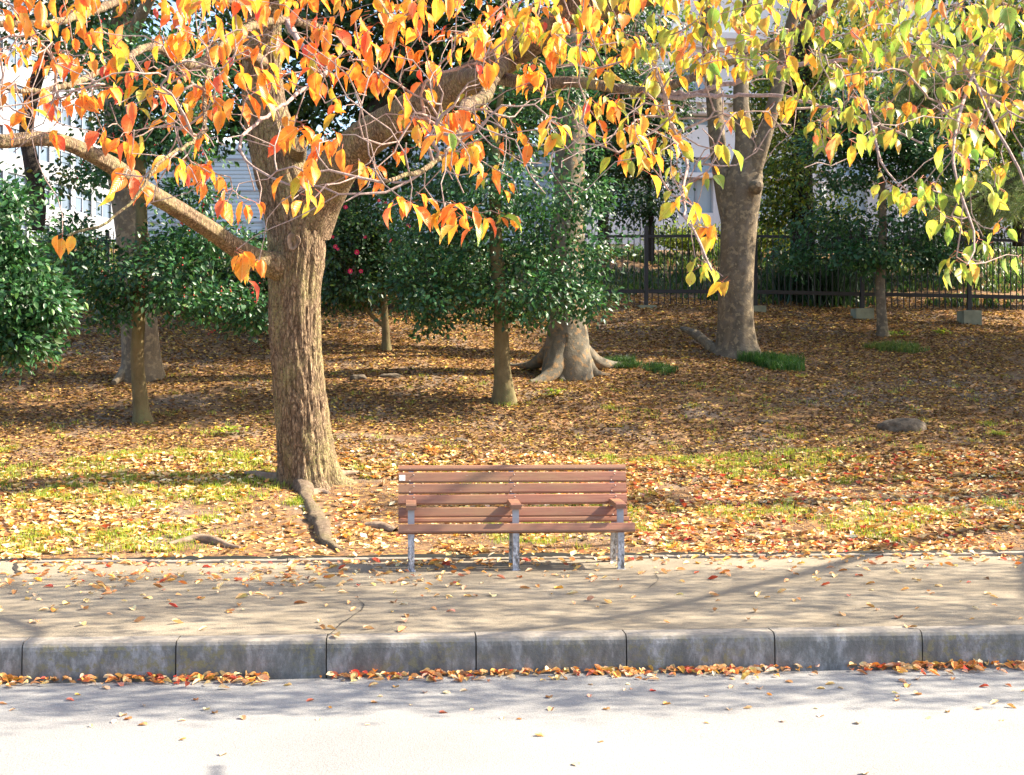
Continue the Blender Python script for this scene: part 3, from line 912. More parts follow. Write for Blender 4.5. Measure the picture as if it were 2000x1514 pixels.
# --- camellia with pink flowers
b0, D0 = G(756, 683)
ch = [pxchain([(756, 690, D0, 22), (754, 660, D0, 15), (752, 620, D0, 13), (748, 570, D0, 11), (735, 500, D0, 9), (715, 430, D0, 6)]),
      pxchain([(752, 640, D0, 8), (725, 615, D0, 8), (708, 590, D0, 7), (700, 550, D0, 6), (690, 480, D0, 4)])]
cr, cc, cu = leafy_tree('camellia_shrub', 'dark camellia shrub with pink flowers and a thin forked trunk, right of the cherry trunk', 'shrub', b0, ch,
    blobs_px([(690, 480, D0, 65, 75, .7), (720, 420, D0, 60, 50, .6), (700, 560, D0, 55, 35, .6), (760, 520, D0, 50, 55, .5), (650, 560, D0, 30, 40, .4)]),
    131, 1300, 9, .07, .11, DK, DKW, holes=.3)
fm = MB()
for k in range(7):
    a = k / 7 * 2 * math.pi
    pv, pf, pu = TEMP_EVER
    put_leaves(fm, np.zeros((1, 3)), np.array([[math.cos(a), -.5, math.sin(a)]]), np.array([[0, -1., 0]]), np.array([.040]), np.array([[.75, .03, .13]]), TEMP_EVER, wscale=np.array([2.]))
fm.add(oct_ * .010 + np.array([0, -.012, 0]), of, (.8, .5, .1))
fm_mat = leaf_mat('pink_petal', .5, .3, .3, False)
fproto = fm.build('flower', fm_mat); fp = True
for px, py in [(650, 463), (660, 487), (655, 482), (740, 392), (753, 397), (797, 442), (713, 463), (684, 530), (705, 530), (697, 493), (675, 405), (762, 470)]:
    p = P(px, py, D0 - .72)
    o = fproto if fp else fproto.copy()
    if not fp: COL.objects.link(o)
    fp = False
    o.parent = cr; o.location = Vector([float(v) for v in p]) - cr.location; s = .7 + .5 * ((px * 7) % 10) / 10; o.scale = (s, s, s)

# --- tall grey trunk on the left
b0, D0 = G(275, 738)
ch = [pxchain([(276, 750, D0, 96), (276, 725, D0, 80), (274, 690, D0, 70), (270, 620, D0, 66), (265, 520, D0, 62), (250, 400, D0, 60), (236, 300, D0, 58), (230, 200, D0, 50), (236, 90, D0, 46), (245, -40, D0, 40), (250, -300, D0, 30), (240, -500, D0, 18)]),
      pxchain([(232, 110, D0, 26), (260, 60, D0 - 1, 24), (320, -60, D0 - 1.6, 20), (400, -250, D0 - 2, 14)]),
      pxchain([(250, 720, D0 - .1, 30), (235, 738, D0 - .25, 20), (222, 748, D0 - .5, 10)])]
leafy_tree('broadleaf_tree', 'tall tree with a thick flaking grey trunk behind the holly', 'tree', b0, ch,
    blobs_px([(180, 20, D0, 130, 50, 1.3), (250, -300, D0, 380, 170, 2.6, 60000), (480, -60, D0 + .5, 130, 90, 1.5)]),
    141, 1900, 9, .11, .2, DK, DKW, bark='grey_bark', holes=.5, sides=36, amp=.03)

# --- buttress-rooted tree
b0, D0 = G(1108, 738)
ch = [pxchain([(1108, 765, D0 + .1, 112), (1108, 735, D0 + .05, 104), (1108, 700, D0, 92), (1108, 660, D0, 80), (1106, 610, D0, 70), (1105, 540, D0, 66), (1108, 440, D0, 64), (1112, 320, D0, 56), (1118, 210, D0, 52), (1112, 90, D0, 48), (1100, -60, D0, 44), (1095, -300, D0, 34), (1090, -560, D0, 18)])]
roots = [((1040, 748), .20, .035), ((1096, 745), .17, .04), ((1192, 734), .18, .03), ((1238, 705), .17, .02), ((985, 712), .18, .02), ((1150, 738), .15, .03), ((1066, 742), .15, .03)]
bt, _, _ = leafy_tree('buttress_root_tree', 'thick pale grey tree with spreading buttress roots behind the slim evergreen', 'tree', b0, ch,
    blobs_px([(1090, -330, D0, 420, 180, 3.0), (1350, -200, D0 + 1, 180, 90, 1.6), (880, -120, D0 + 1, 180, 100, 1.6)]),
    151, 1100, 9, .10, .2, DK, DKW, bark='buttress_bark', holes=.5, sides=36, amp=.03)
Cc = P(1108, 650, D0)
for k, (en, r0, r1) in enumerate(roots):
    E_, _ = G(*en)
    dv = E_ - Cc; dv[2] = 0; dl = np.linalg.norm(dv); dv = dv / dl
    A_ = Cc + dv * .13
    t_ = np.linspace(0, 1, 30)[:, None]
    side_ = np.array([-dv[1], dv[0], 0])
    q = A_ + (E_ - A_) * t_ ** 1.15 + side_ * .05 * np.sin(t_ * 5 + k * 2.1) * t_
    g_ = gz(q[:, 0], q[:, 1]); hh0 = A_[2] - g_[0]
    rad_ = r1 + (r0 - r1) * (1 - t_[:, 0]) ** 1.1
    q[:, 2] = g_ + hh0 * (1 - t_[:, 0]) ** 2.6 - rad_ * .15
    qq = crspline(np.column_stack([q, rad_]), .04)
    mb = MB(); tube(mb, qq[:, :3], qq[:, 3], 28, bark_rough(160 + k, .09, 6, 4, .10))
    mb.build('root', M['buttress_bark'], bt)

# --- grey mottled tree on the right
b0, D0 = G(1440, 690)
ch = [pxchain([(1440, 702, D0, 112), (1440, 680, D0, 88), (1438, 640, D0, 74), (1438, 580, D0, 70), (1441, 500, D0, 69), (1446, 420, D0, 74), (1452, 360, D0, 78), (1459, 310, D0, 58), (1455, 265, D0, 40), (1447, 210, D0, 32), (1449, 120, D0, 29), (1462, 20, D0, 27), (1480, -120, D0, 28), (1490, -350, D0, 16)]),
      pxchain([(1434, 440, D0, 50), (1417, 370, D0 + .1, 42), (1404, 300, D0 + .2, 35), (1396, 210, D0 + .3, 32), (1388, 120, D0 + .4, 29), (1378, 20, D0 + .5, 26), (1356, -120, D0 + .5, 20)]),
      pxchain([(1465, 350, D0 - .1, 38), (1490, 275, D0 - .2, 30), (1512, 200, D0 - .2, 27), (1528, 130, D0 - .2, 24), (1545, 50, D0 - .3, 24), (1575, -60, D0 - .4, 18)]),
      pxchain([(1476, 365, D0 - .4, 30), (1480, 362, D0 - .5, 24), (1482, 360, D0 - .55, 10)]),
      pxchain([(1402, 690, D0 + .1, 30), (1382, 672, D0 + .3, 20), (1362, 655, D0 + .5, 18), (1342, 645, D0 + .8, 12), (1330, 641, D0 + 1, 6)])]
leafy_tree('broadleaf_tree', 'grey mottled tree whose trunk forks into three stems, right of the buttress roots', 'tree', b0, ch,
    blobs_px([(1430, -330, D0, 420, 160, 3.0), (1560, -120, D0 + 1, 150, 60, 1.5), (1310, -110, D0 + 1, 120, 60, 1.4)]),
    171, 1100, 8, .10, .22, DK + [(.3, .2, .03)], DKW + [1], bark='grey_bark', holes=.5, sides=36, amp=.035)
# knot on the fork
# --- slim tree on the right in front of the fence
b0, D0 = G(1724, 656)
ch = [pxchain([(1726, 662, D0, 32), (1724, 645, D0, 22), (1722, 610, D0, 18), (1719, 560, D0, 17), (1722, 500, D0, 16), (1724, 430, D0, 14), (1721, 350, D0, 12), (1716, 270, D0, 9)])]
leafy_tree('evergreen_tree', 'slender evergreen tree with a thin pale trunk before the right part of the fence', 'tree', b0, ch,
    blobs_px([(1690, 500, D0, 110, 20, .8, 3000), (1620, 430, D0, 75, 36, .7, 2000), (1790, 430, D0, 80, 36, .8, 2200), (1720, 320, D0, 130, 75, 1), (1640, 300, D0, 70, 70, .8), (1800, 300, D0, 70, 70, .8), (1720, 210, D0, 110, 60, .9), (1830, 500, D0, 40, 25, .4, 1500), (1560, 500, D0, 45, 25, .4, 1200)]),
    181, 2300, 9, .085, .13, EG, EGW, bark='grey_bark', holes=.45)

# --- trees beyond the fence
def beyond(px, py, d, ch, bl, seed, label, n, ls, cols, cw, leafm='ever_leaf', cat='tree', name='evergreen_tree', per=8, spread=.2, holes=.4, tipsn=80, bark='dark_bark'):
    p = P(px, py, d); p[2] = min(p[2], float(gz(p[0], p[1])))
    c0 = pxchain([(px, py + 10, d, ch[0][2])] + [(a, b, d, w) for a, b, w in ch])
    return leafy_tree(name, label, cat, p, [c0], blobs_px(bl), seed, n, per, ls, spread, cols, cw, leafm=leafm, bark=bark, holes=holes, tipsn=tipsn)
beyond(1572, 500, 30, [(1570, 480, 46), (1568, 400, 40), (1566, 300, 38), (1563, 200, 34), (1570, 100, 34), (1590, -40, 30)],
    [(1530, 330, 30, 60, 110, 1.5), (1600, 150, 31, 100, 90, 2), (1520, 180, 31, 70, 90, 1.6), (1650, 60, 31, 130, 70, 2), (1540, 420, 30.5, 70, 30, 1.2), (1640, 420, 31, 60, 40, 1.2)], 191,
    'dark trunked tree with bright yellow green leaves beyond the fence, behind the forked grey tree', 2600, .10, YG, YGW, 'soft_leaf', name='broadleaf_tree', tipsn=110)
beyond(1272, 500, 29.5, [(1272, 480, 13), (1272, 440, 11), (1268, 380, 10), (1266, 320, 8), (1262, 250, 5)],
    [(1250, 400, 29.5, 62, 32, 1), (1275, 345, 29.5, 55, 40, 1), (1240, 300, 29.5, 60, 45, 1), (1265, 235, 29.5, 60, 50, 1), (1300, 180, 29.5, 40, 40, .8), (1225, 160, 29.6, 60, 60, 1)], 201,
    'slim dark conifer like tree beyond the fence beside the buttress rooted tree', 1900, .09, DK, DKW, tipsn=90)
beyond(72, 440, 24, [(74, 390, 30), (62, 320, 29), (52, 250, 26), (70, 160, 24), (110, 60, 22), (150, -60, 18)],
    [(120, 60, 24, 120, 60, 1.5), (190, 200, 24.5, 60, 70, 1.2), (130, 330, 24.5, 60, 50, 1), (30, 20, 24, 60, 40, 1.2), (180, 90, 24, 60, 45, 1.2), (160, -120, 24, 200, 90, 2)], 211,
    'leaning dark trunked tree in front of the white office building', 900, .10, DK + [(.22, .17, .03)], DKW + [.8], name='broadleaf_tree')
beyond(665, 560, 22.5, [(662, 520, 66), (665, 440, 62), (680, 350, 60), (715, 270, 58), (760, 190, 52), (800, 100, 46), (830, 0, 40), (860, -150, 30)],
    [(700, 100, 23, 140, 110, 1.6), (820, 200, 23.4, 130, 90, 1.5), (620, 30, 23.6, 120, 80, 1.6), (900, 60, 23.6, 150, 90, 1.8), (990, 230, 23.6, 110, 90, 1.5), (1000, 100, 23.4, 130, 80, 1.5), (480, 120, 24.4, 110, 100, 1.4), (560, 220, 24.4, 110, 60, 1.4), (420, 240, 24.6, 80, 40, 1.2), (760, 330, 24, 80, 60, 1.2), (820, -180, 23, 330, 120, 2.4)], 221,
    'dark leaning tree directly behind the fork of the cherry tree', 5200, .12, DK, DKW, name='broadleaf_tree', tipsn=130)
beyond(1180, 470, 31, [(1178, 430, 20), (1182, 330, 18), (1176, 200, 16), (1180, 60, 12)],
    [(1170, 330, 31, 60, 90, 1.2), (1160, 180, 31, 80, 90, 1.4), (1060, 140, 31, 90, 80, 1.4), (1200, 40, 31, 110, 70, 1.5)], 231,
    'dark evergreen tree beyond the fence, left of the slim dark conifer', 2000, .12, DK, DKW)
beyond(1990, 470, 30, [(1990, 430, 26), (1985, 330, 24), (1975, 200, 22), (1960, 60, 18)],
    [(1930, 250, 30, 110, 90, 2), (1990, 380, 30, 90, 60, 1.6), (1850, 140, 30, 110, 70, 2), (1980, 100, 30, 100, 80, 1.8), (1870, 400, 30, 80, 45, 1.4)], 241,
    'yellow green leafed tree at the right edge beyond the fence', 2600, .12, YG, [3, 4, 1, 5], 'soft_leaf', name='broadleaf_tree')
# shrubs beyond and along the fence
k = 0
for px, py, d, rx, rz, lab, cols, cw in [
        (60, 530, 25.2, 120, 62, 'dark shrub against the fence behind the glossy shrub', DK, DKW),
        (400, 520, 25.4, 130, 75, 'dark shrub against the fence behind the red berried holly', DK, DKW),
        (620, 500, 25.2, 100, 70, 'dark shrub against the fence behind the cherry trunk', DK, DKW),
        (860, 500, 25.5, 110, 70, 'dark shrub against the fence behind the round evergreen', DK, DKW),
        (1655, 468, 29.5, 50, 22, 'small dark shrub beyond the fence left of the slender evergreen', DK, DKW),
        (1850, 465, 30.5, 100, 24, 'dark shrub beyond the fence right of the slender evergreen', DK, DKW),
        (1345, 462, 33, 70, 14, 'low green hedge on the bank beyond the fence left of the forked tree', YG, YGW),
        (1510, 462, 33, 60, 16, 'low green hedge on the bank beyond the fence right of the forked tree', YG, YGW)]:
    p = P(px, py + rz * .8, d); p[2] = gz(p[0], p[1]) - .05
    top = P(px, py, d)
    ch = [[(*p, .04), (*(p * .5 + top * .5), .03), (*top, .015)]]
    leafy_tree('dark_shrub' if cols is DK else 'hedge', lab, 'shrub' if cols is DK else 'hedge', p, ch,
        blobs_px([(px, py, d, rx, rz, 1.0), (px - rx * .5, py + rz * .3, d, rx * .55, rz * .6, .8), (px + rx * .5, py + rz * .25, d, rx * .5, rz * .65, .8)]),
        300 + k, 700 if rz > 30 else 300, 9, .085, .15, cols, cw, holes=.15, bark='dark_bark', tipsn=40, leafm='ever_leaf' if cols is DK else 'soft_leaf'); k += 1
# tall trees outside the frame on the right: they throw the shade that lies on the slope
for k, (x, y, hgt, sp, nn_, lab) in enumerate([(12.5, 18.8, 7.5, 3.6, 900, 'tall evergreen tree out of view to the right, nearer the path'), (17.5, 22.5, 10, 3.8, 1000, 'tall evergreen tree out of view to the right, halfway up the slope'), (14.5, 26.5, 9.5, 3.6, 900, 'tall evergreen tree out of view to the right, near the fence'), (15.5, 21.5, 7.5, 3.2, 1300, 'tall evergreen tree out of view to the right, just above the rock'), (22, 18.5, 11, 4, 700, 'tall evergreen tree out of view to the far right'), (16, 15.0, 9.5, 3.2, 800, 'tall evergreen tree out of view to the right, close to the pavement')]):
    z0 = float(gz(x, y))
    ch = [[(x, y, z0 - .1, .3), (x + .1, y, z0 + hgt * .5, .22), (x, y, z0 + hgt, .08)]]
    bl = [(np.array([x, y, z0 + hgt * .85]), np.array([sp, sp * .8, 2.0]), 3), (np.array([x - 1.5, y + .5, z0 + hgt * .65]), np.array([sp * .7, sp * .6, 1.4]), 2), (np.array([x + 1.8, y - .5, z0 + hgt * .7]), np.array([sp * .6, sp * .6, 1.5]), 2)]
    leafy_tree('evergreen_tree', lab, 'tree', (x, y, z0), ch, bl, 330 + k, int(nn_ * (2.1 if k in (0, 1, 2) else .8)), 9, .13, .25, DK, DKW, bark='grey_bark', holes=.6, tipsn=60)
print('background trees done')

# --- pine with long needles at the right edge
R = rs(401)
pd = 14.0
pb = P(2120, 760, pd); pb[2] = gz(pb[0], pb[1])
pine = empty('pine_tree', pb, 'pine tree with long soft needles reaching in from the right edge', 'tree')
ch = [[(*pb, .16), (*P(2110, 560, pd), .13), (*P(2120, 300, pd), .11), (*P(2100, 100, pd), .09), (*P(2110, -120, pd), .05)],
      pxchain([(2110, 250, pd, 20), (2040, 200, pd, 17), (1960, 165, pd, 14), (1880, 160, pd, 9), (1800, 190, pd, 5)]),
      pxchain([(2115, 330, pd, 16), (2040, 330, pd, 12), (1960, 360, pd, 9), (1880, 395, pd, 5)])]
bl = blobs_px([(1850, 190, pd, 120, 38, .7), (1770, 225, pd, 60, 25, .5), (1950, 150, pd, 80, 50, .6), (1800, 130, pd, 70, 35, .5), (1920, 410, pd, 80, 32, .6), (1860, 390, pd, 40, 20, .4, 600), (1980, 380, pd, 50, 50, .5)])
c, u = sample_blobs(bl, 420, R, .2)
wood, _, _ = grow(ch, c[:260], tip_r=.004, expo=2.4, seg=.12, wpath=.05, seed=402)
emit_wood(wood, pine, M['dark_bark'], M['dark_bark'], seed=403)
per = 46; n = len(c) * per; ci = np.repeat(np.arange(len(c)), per)
cd_ = nrm(u + R.normal(0, .4, u.shape) + np.array([-.5, 0, .3]))
d = nrm(cd_[ci] * .9 + R.normal(0, .55, (n, 3)) + np.array([0, 0, -.12]))
mb = MB(); put_leaves(mb, c[ci] + R.normal(0, .02, (n, 3)), d, R.normal(0, 1, (n, 3)), R.uniform(.13, .2, n), pal(R, n, [(.10, .15, .05), (.06, .10, .04), (.2, .2, .07)], [4, 3, 1]), TEMP_NEEDLE)
mb.build('needles', M['soft_leaf'], pine)

# ------------------------------------------------------------------ the cherry tree
OR = [(.78, .24, .03), (.82, .36, .04), (.72, .14, .05), (.68, .10, .08), (.78, .46, .05)]
def leafcol(R, px, n):
    """orange on the left, yellow then green towards the right"""
    t = np.clip((px - 780) / 560.0, 0, 1)
    a = pal(R, n, OR + [(.38, .46, .05)], [5, 5, 1.6, .8, 3, .9], .12)
    b = pal(R, n, [(.80, .46, .04), (.42, .48, .05), (.24, .38, .06), (.80, .30, .04), (.60, .55, .08)], [4, 4, 3, 1.6, 1.5], .14)
    g = pal(R, n, [(.24, .40, .07), (.38, .48, .07), (.78, .42, .07), (.75, .22, .10), (.16, .30, .05)], [4, 3.5, 1.4, 1.4, 3], .14)
    pick = R.random(n)
    out = np.where((pick < t * 1.0)[:, None], b, a)
    tg = np.clip((px - 1230) / 500.0, 0, .75)
    out = np.where((R.random(n) < tg)[:, None], g, out)
    return out

MANUAL = """20 95;85 90;110 125;150 165;105 190;165 180;225 90;245 125;260 205;205 165;235 268;252 272;225 338;255 335;333 308;372 315;405 312;402 345;443 395;465 388;488 392;462 488;505 512;122 458;
340 220;290 175;312 176;345 195;390 175;402 250;435 210;465 195;480 175;575 325;602 325;585 378;605 380;600 235;555 250;576 232;640 275;655 270;510 125;560 145;620 145;650 192;695 142;
700 310;722 318;770 298;782 385;810 383;868 405;893 403;922 408;940 416;975 418;962 328;980 332;895 295;920 296;985 262;828 282;850 245;866 250;906 215;935 235;942 135;922 278;875 215;795 225;803 236;
780 155;830 160;690 140;740 150;830 95;1018 45;1035 130;1108 200;1150 195;1068 252;1082 240;1215 240;1238 240;1275 258;1208 298;1245 308;
1350 92;1368 112;1400 90;1412 222;1436 220;1310 272;1322 322;1312 382;1338 392;1362 425;1385 445;1358 502;1388 520;1412 540;1398 284;1382 335;1500 218;1560 185;1620 155;1640 215;1660 272;1690 245;1610 215;1602 255;1750 245;1728 352;1752 362;1772 372;1800 362;1822 372;1722 255;
1860 105;1882 95;1830 225;1872 225;1900 245;1922 275;1872 285;1858 422;1882 435;1868 502;1882 512;1902 515;1848 425;1920 462;1950 450;1988 500;1980 225;1990 145;1962 325;1900 345;1942 365;1882 335;
60 40;200 60;320 70;360 60;420 80;480 60;530 80;300 130;350 140;420 150;455 120;160 120;30 160;60 215;125 60;600 80;660 90;720 60;770 90;880 60;930 80;1080 100;1130 90;1180 130;1240 100;1290 130;1330 60;1260 180;1190 190;1300 215;1480 100;1520 60;1580 90;1680 60;1740 100;1800 60;1930 60;1700 140;1780 150;1930 140;1840 170;1960 190;1660 190;1720 200;1540 120"""
R = rs(501)
tips = []; tinfo = []
for s in MANUAL.replace('\n', '').split(';'):
    if not s.strip(): continue
    px, py = map(float, s.split())
    if py > 230: d = 4.4 + R.uniform(0, 1.2)
    elif py > 130: d = 4.8 + R.uniform(0, 1.1)
    else: d = 5.0 + R.uniform(0, .9)
    tips.append(P(px, py, d)); tinfo.append((px, 2))
def rnd(n, px0, px1, py0, py1, d0, d1, pw=1.0):
    for _ in range(n):
        px = R.uniform(px0, px1); py = py0 + (py1 - py0) * R.random() ** pw; d = R.uniform(d0, d1)
        tips.append(P(px, py, d)); tinfo.append((px, 1))
rnd(45, -150, 1100, -60, 80, 5.0, 6.0)
rnd(55, 1100, 2150, -60, 110, 5.0, 6.0)
rnd(50, -150, 2150, -60, 110, 7.4, 9.5)
rnd(10, -150, 1300, 100, 235, 5.2, 6.0, 1.6)
rnd(10, -150, 1300, 100, 235, 7.4, 9, 1.6)
rnd(36, 1150, 2150, 100, 300, 5.2, 6.0, 1.8)
rnd(22, 1150, 2150, 100, 240, 7.4, 9, 1.5)
rnd(95, 300, 2150, -40, 95, 7.6, 11)
rnd(8, -100, 260, 90, 260, 5.4, 6.0)
NLEAF = len(tips)
# bare twigs that lost their leaves
rnd(330, -100, 1250, 60, 300, 4.6, 6.0, 1.2)
rnd(150, 1250, 2100, 60, 330, 4.8, 6.0, 1.3)
rnd(70, 250, 1150, 250, 400, 4.5, 5.4)
tips = np.array(tips); tpx = np.array([t[0] for t in tinfo])
right = tpx > 1560
leafy = np.arange(len(tips)) < NLEAF
# canopy above the frame: it shades the pavement
def canopy(n, x0, x1, y0, y1, seed, zlift=.25, zr=2.2):
    Rc = rs(seed); x = Rc.uniform(x0, x1, n * 3); y = Rc.uniform(y0, y1, n * 3)
    keep = vn(x * .8, y * .8, 61) > .28
    x, y = x[keep][:n], y[keep][:n]
    z = CAMZ + .287 * y + zlift + Rc.random(len(x)) ** 1.2 * zr
    return np.stack([x, y, z], 1)
topA = canopy(850, -4.5, 5.8, 7.3, 11.1, 71)
topB = canopy(1450, 4.4, 11.8, 7.3, 11.1, 72)

b0, D0 = G(598, 948)
D0 = 14.0; b0 = P(598, 948, D0); b0[2] = float(gz(b0[0], b0[1]))
cherry = empty('cherry_tree', b0, 'big cherry tree with a rough leaning trunk and orange autumn leaves spreading over the bench', 'tree')
main = [pxchain([(606, 965, D0, 150), (602, 945, D0, 122), (598, 915, D0, 110), (594, 870, D0, 104), (588, 800, D0, 100), (580, 720, D0, 97), (576, 640, D0, 98), (576, 560, D0, 101), (580, 490, D0, 110), (578, 440, D0, 112), (566, 390, D0, 110), (548, 330, D0, 100), (530, 260, D0, 92), (516, 190, D0, 84), (512, 110, D0 - .1, 76), (520, 20, D0 - .3, 66), (540, -90, D0 - .8, 54), (520, -230, D0 - 1.8, 40), (470, -420, D0 - 3, 26)]),
        # big right-hand limb
        pxchain([(600, 450, D0, 90), (622, 395, D0 - .1, 82), (655, 335, D0 - .3, 76), (702, 282, D0 - .6, 70), (765, 242, D0 - 1.0, 66), (835, 200, D0 - 1.5, 64), (905, 162, D0 - 2.0, 62), (975, 122, D0 - 2.6, 58), (1040, 82, D0 - 3.2, 52), (1110, 30, D0 - 3.8, 46), (1200, -60, D0 - 4.4, 44), (1330, -180, D0 - 5.2, 36), (1500, -330, D0 - 6, 26)]),
        # low left limb
        pxchain([(545, 520, D0 - .15, 60), (505, 508, D0 - .3, 46), (460, 484, D0 - .6, 40), (405, 446, D0 - 1.0, 38), (345, 408, D0 - 1.5, 36), (285, 372, D0 - 2.0, 37), (225, 328, D0 - 2.5, 36), (165, 295, D0 - 2.9, 31), (110, 274, D0 - 3.2, 29), (55, 272, D0 - 3.4, 27), (-10, 276, D0 - 3.6, 26), (-120, 250, D0 - 4, 22), (-260, 180, D0 - 4.4, 16)]),
        # overhead limbs out of frame that come forward to the road
        [(*P(1110, 30, D0 - 3.8), .10), (3.0, 8.6, 4.4), (2.4, 7.6, 4.1), (1.4, 6.9, 3.7)],
        [(*P(540, -90, D0 - .8), .13), (-2.4, 11, 5.6), (-1.8, 9, 5.2), (-1.2, 7, 4.3), (-.8, 5.4, 3.4)],
        [(*P(520, -150, D0 - 1.5), .10), (-3.4, 9.8, 5.4), (-3.3, 7.8, 4.6), (-2.9, 6.0, 3.6)],
        [(*P(1110, 20, D0 - 3.8), .09), (1.5, 8.6, 4.9), (.8, 6.8, 4.3), (.4, 5.4, 3.4)],
        # visible middling branches
        pxchain([(905, 150, D0 - 2.2, 34), (960, 150, 10.6, 28), (1040, 165, 9.8, 25), (1120, 160, 9.0, 22), (1200, 172, 8.3, 20), (1270, 178, 7.6, 17), (1330, 160, 7.1, 16), (1400, 132, 6.8, 14), (1480, 100, 6.6, 13), (1560, 55, 6.4, 12), (1640, -5, 6.2, 10)]),
        pxchain([(1262, 180, 7.6, 12), (1330, 190, 7.2, 11), (1430, 160, 6.8, 10), (1560, 125, 6.5, 9), (1700, 118, 6.2, 7), (1860, 110, 6.0, 5)]),
        pxchain([(1270, 180, 7.6, 9), (1400, 188, 6.8, 8), (1500, 185, 6.4, 7), (1600, 205, 6.0, 6), (1700, 240, 5.5, 5), (1800, 280, 5.2, 4)]),
        pxchain([(985, 125, 11.0, 30), (962, 152, 9.5, 26), (946, 190, 8.2, 24), (912, 206, 7.2, 24), (903, 240, 6.4, 17), (886, 282, 5.6, 12), (846, 318, 5.0, 10), (800, 342, 4.8, 9), (745, 356, 4.7, 6)]),
        pxchain([(512, 120, D0 - .2, 26), (440, 90, 11, 20), (385, 130, 9, 16), (300, 92, 7.6, 15), (215, 132, 6.8, 13), (120, 170, 6.2, 12), (40, 178, 6, 9), (-80, 150, 5.8, 7)]),
        pxchain([(640, 60, 10, 18), (560, 40, 8.5, 15), (470, 60, 7, 13), (420, 110, 6, 11), (400, 190, 5.3, 9), (396, 258, 4.9, 7), (322, 311, 4.6, 6), (288, 350, 4.5, 6), (255, 400, 4.45, 5), (192, 443, 4.4, 5), (132, 460, 4.4, 4)]),
        pxchain([(520, 20, 13, 18), (330, -20, 9, 16), (180, 22, 6.6, 14), (90, 46, 6, 13), (-30, 46, 5.8, 11)]),
        pxchain([(560, 40, 8.5, 13), (590, 90, 7, 11), (640, 130, 6, 9), (560, 200, 5.4, 7), (470, 270, 5.0, 6), (500, 330, 4.8, 5), (600, 370, 4.7, 4)])]
main = [[(*q, .03)[:4] if len(q) == 3 else q for q in ch_] for ch_ in main]
# tips of the right-hand drooping sprays
main += [pxchain([(1300, 190, 7.0, 9), (1310, 238, 5.8, 7), (1340, 305, 5.2, 6), (1332, 395, 4.9, 5), (1367, 476, 4.7, 5), (1390, 528, 4.6, 4)])]
T = np.vstack([tips[~right], topA])
wood, npos, ndir = grow(main, T, tip_r=.0021, expo=2.35, seg=.085, wpath=.10, wob=.11, seed=511, sag=.15)
# bark of the near trunk: strong plates and fissures
big = MB(); limbs = []; small = MB()
for ci, (kind, p, r) in enumerate(wood):
    if kind == 'm' and ci == 0:
        q = crspline(np.column_stack([p, r]), .022)
        br = bark_rough(601, .07, 11, 1.6, .045)
        def rr(th, s):
            b = br(th, s)
            x, y = np.cos(th), np.sin(th)
            f = vn(x * 16 + 5, y * 16 + s * 2.3 + 9, 77); f2 = vn(x * 30 + s * 2, y * 30 + s * 5, 78)
            flare = .20 * np.clip(1 - s / .45, 0, 1) ** 1.5 * (np.sin(4 * th + 1) + .5 * np.sin(7 * th))
            f3 = vn(x * 34 + 80, y * 34 + s * 13, 79)
            f4 = vn(x * 11 + 3 + s * .8, y * 11 + s * 4.5 + 9, 80)
            return b - .045 * np.clip(1 - np.abs(2 * f - 1) * 3, 0, 1) - .05 * np.clip(1 - np.abs(2 * f4 - 1) * 4, 0, 1) + .03 * (f2 - .5) + .035 * (f3 - .5) + flare
        tube(big, q[:, :3], q[:, 3], 150, rr)
    elif kind == 'm' and r.max() > .03 and ci in (1, 2):
        q = crspline(np.column_stack([p, r]), .03); mb = MB()
        tube(mb, q[:, :3], q[:, 3], 48, bark_rough(610 + ci, .07, 8, 2.4 if ci == 1 else 1.0, .05))
        mb.build('limb', M['cherry_bark'], cherry)
    elif kind == 'm' and r.max() > .026:
        q = crspline(np.column_stack([p, r]), .03); mb = MB()
        q[1:-1, :3] += rs(ci).normal(0, .003, (len(q) - 2, 3))
        tube(mb, q[:, :3], q[:, 3], 24, bark_rough(610 + ci, .09, 6, 3.5, .06))
        mb.build('limb', M['cherry_bark'], cherry)
    elif kind == 'm':
        q = crspline(np.column_stack([p, r]), .06)
        R7 = rs(ci); q[1:-1, :3] += R7.normal(0, .004, (len(q) - 2, 3)); 
        tube(small, q[:, :3], q[:, 3] * (1 + .10 * R7.normal(size=len(q))), 10, None)
    else:
        R7 = rs(ci); tube(small, p, np.maximum(r, .0018) * (1 + .10 * R7.normal(size=len(r))), 7 if r.max() > .012 else 5)
big.build('trunk', M['cherry_bark'], cherry)
small.build('branches', M['twig'], cherry)
# knot scar on the trunk, branch stub
kn = MB(); c0 = P(578, 478, D0) ; cfront = c0 - np.array([0, .5 * 110 * D0 / FPX + .0, 0])
for r0, r1, y0, y1 in ((.085, .065, .05, -.02), (.065, .045, -.02, -.015), (.045, .02, -.015, .0), (.02, .001, 0, -.005)):
    th = np.arange(20) / 20 * 2 * np.pi; w_ = 1 + .12 * np.sin(3 * th + 1)
    A = [cfront + np.array([r0 * w * math.cos(a), y0, r0 * 1.25 * w * math.sin(a)]) for a, w in zip(th, w_)]
    B = [cfront + np.array([r1 * w * math.cos(a), y1, r1 * 1.25 * w * math.sin(a)]) for a, w in zip(th, w_)]
    kn.add(A + B, [(i, (i + 1) % 20, 20 + (i + 1) % 20, 20 + i) for i in range(20)], None, None, True)
kn.build('knot', M['root_bark'], cherry)
sb = MB(); q = crspline(pxchain([(575, 300, D0 - .1, 46), (580, 288, D0 - .3, 36), (584, 283, D0 - .42, 30)]), .02)
tube(sb, q[:, :3], q[:, 3], 16, bark_rough(88, .06)); sb.build('branch_stub', M['cherry_bark'], cherry)
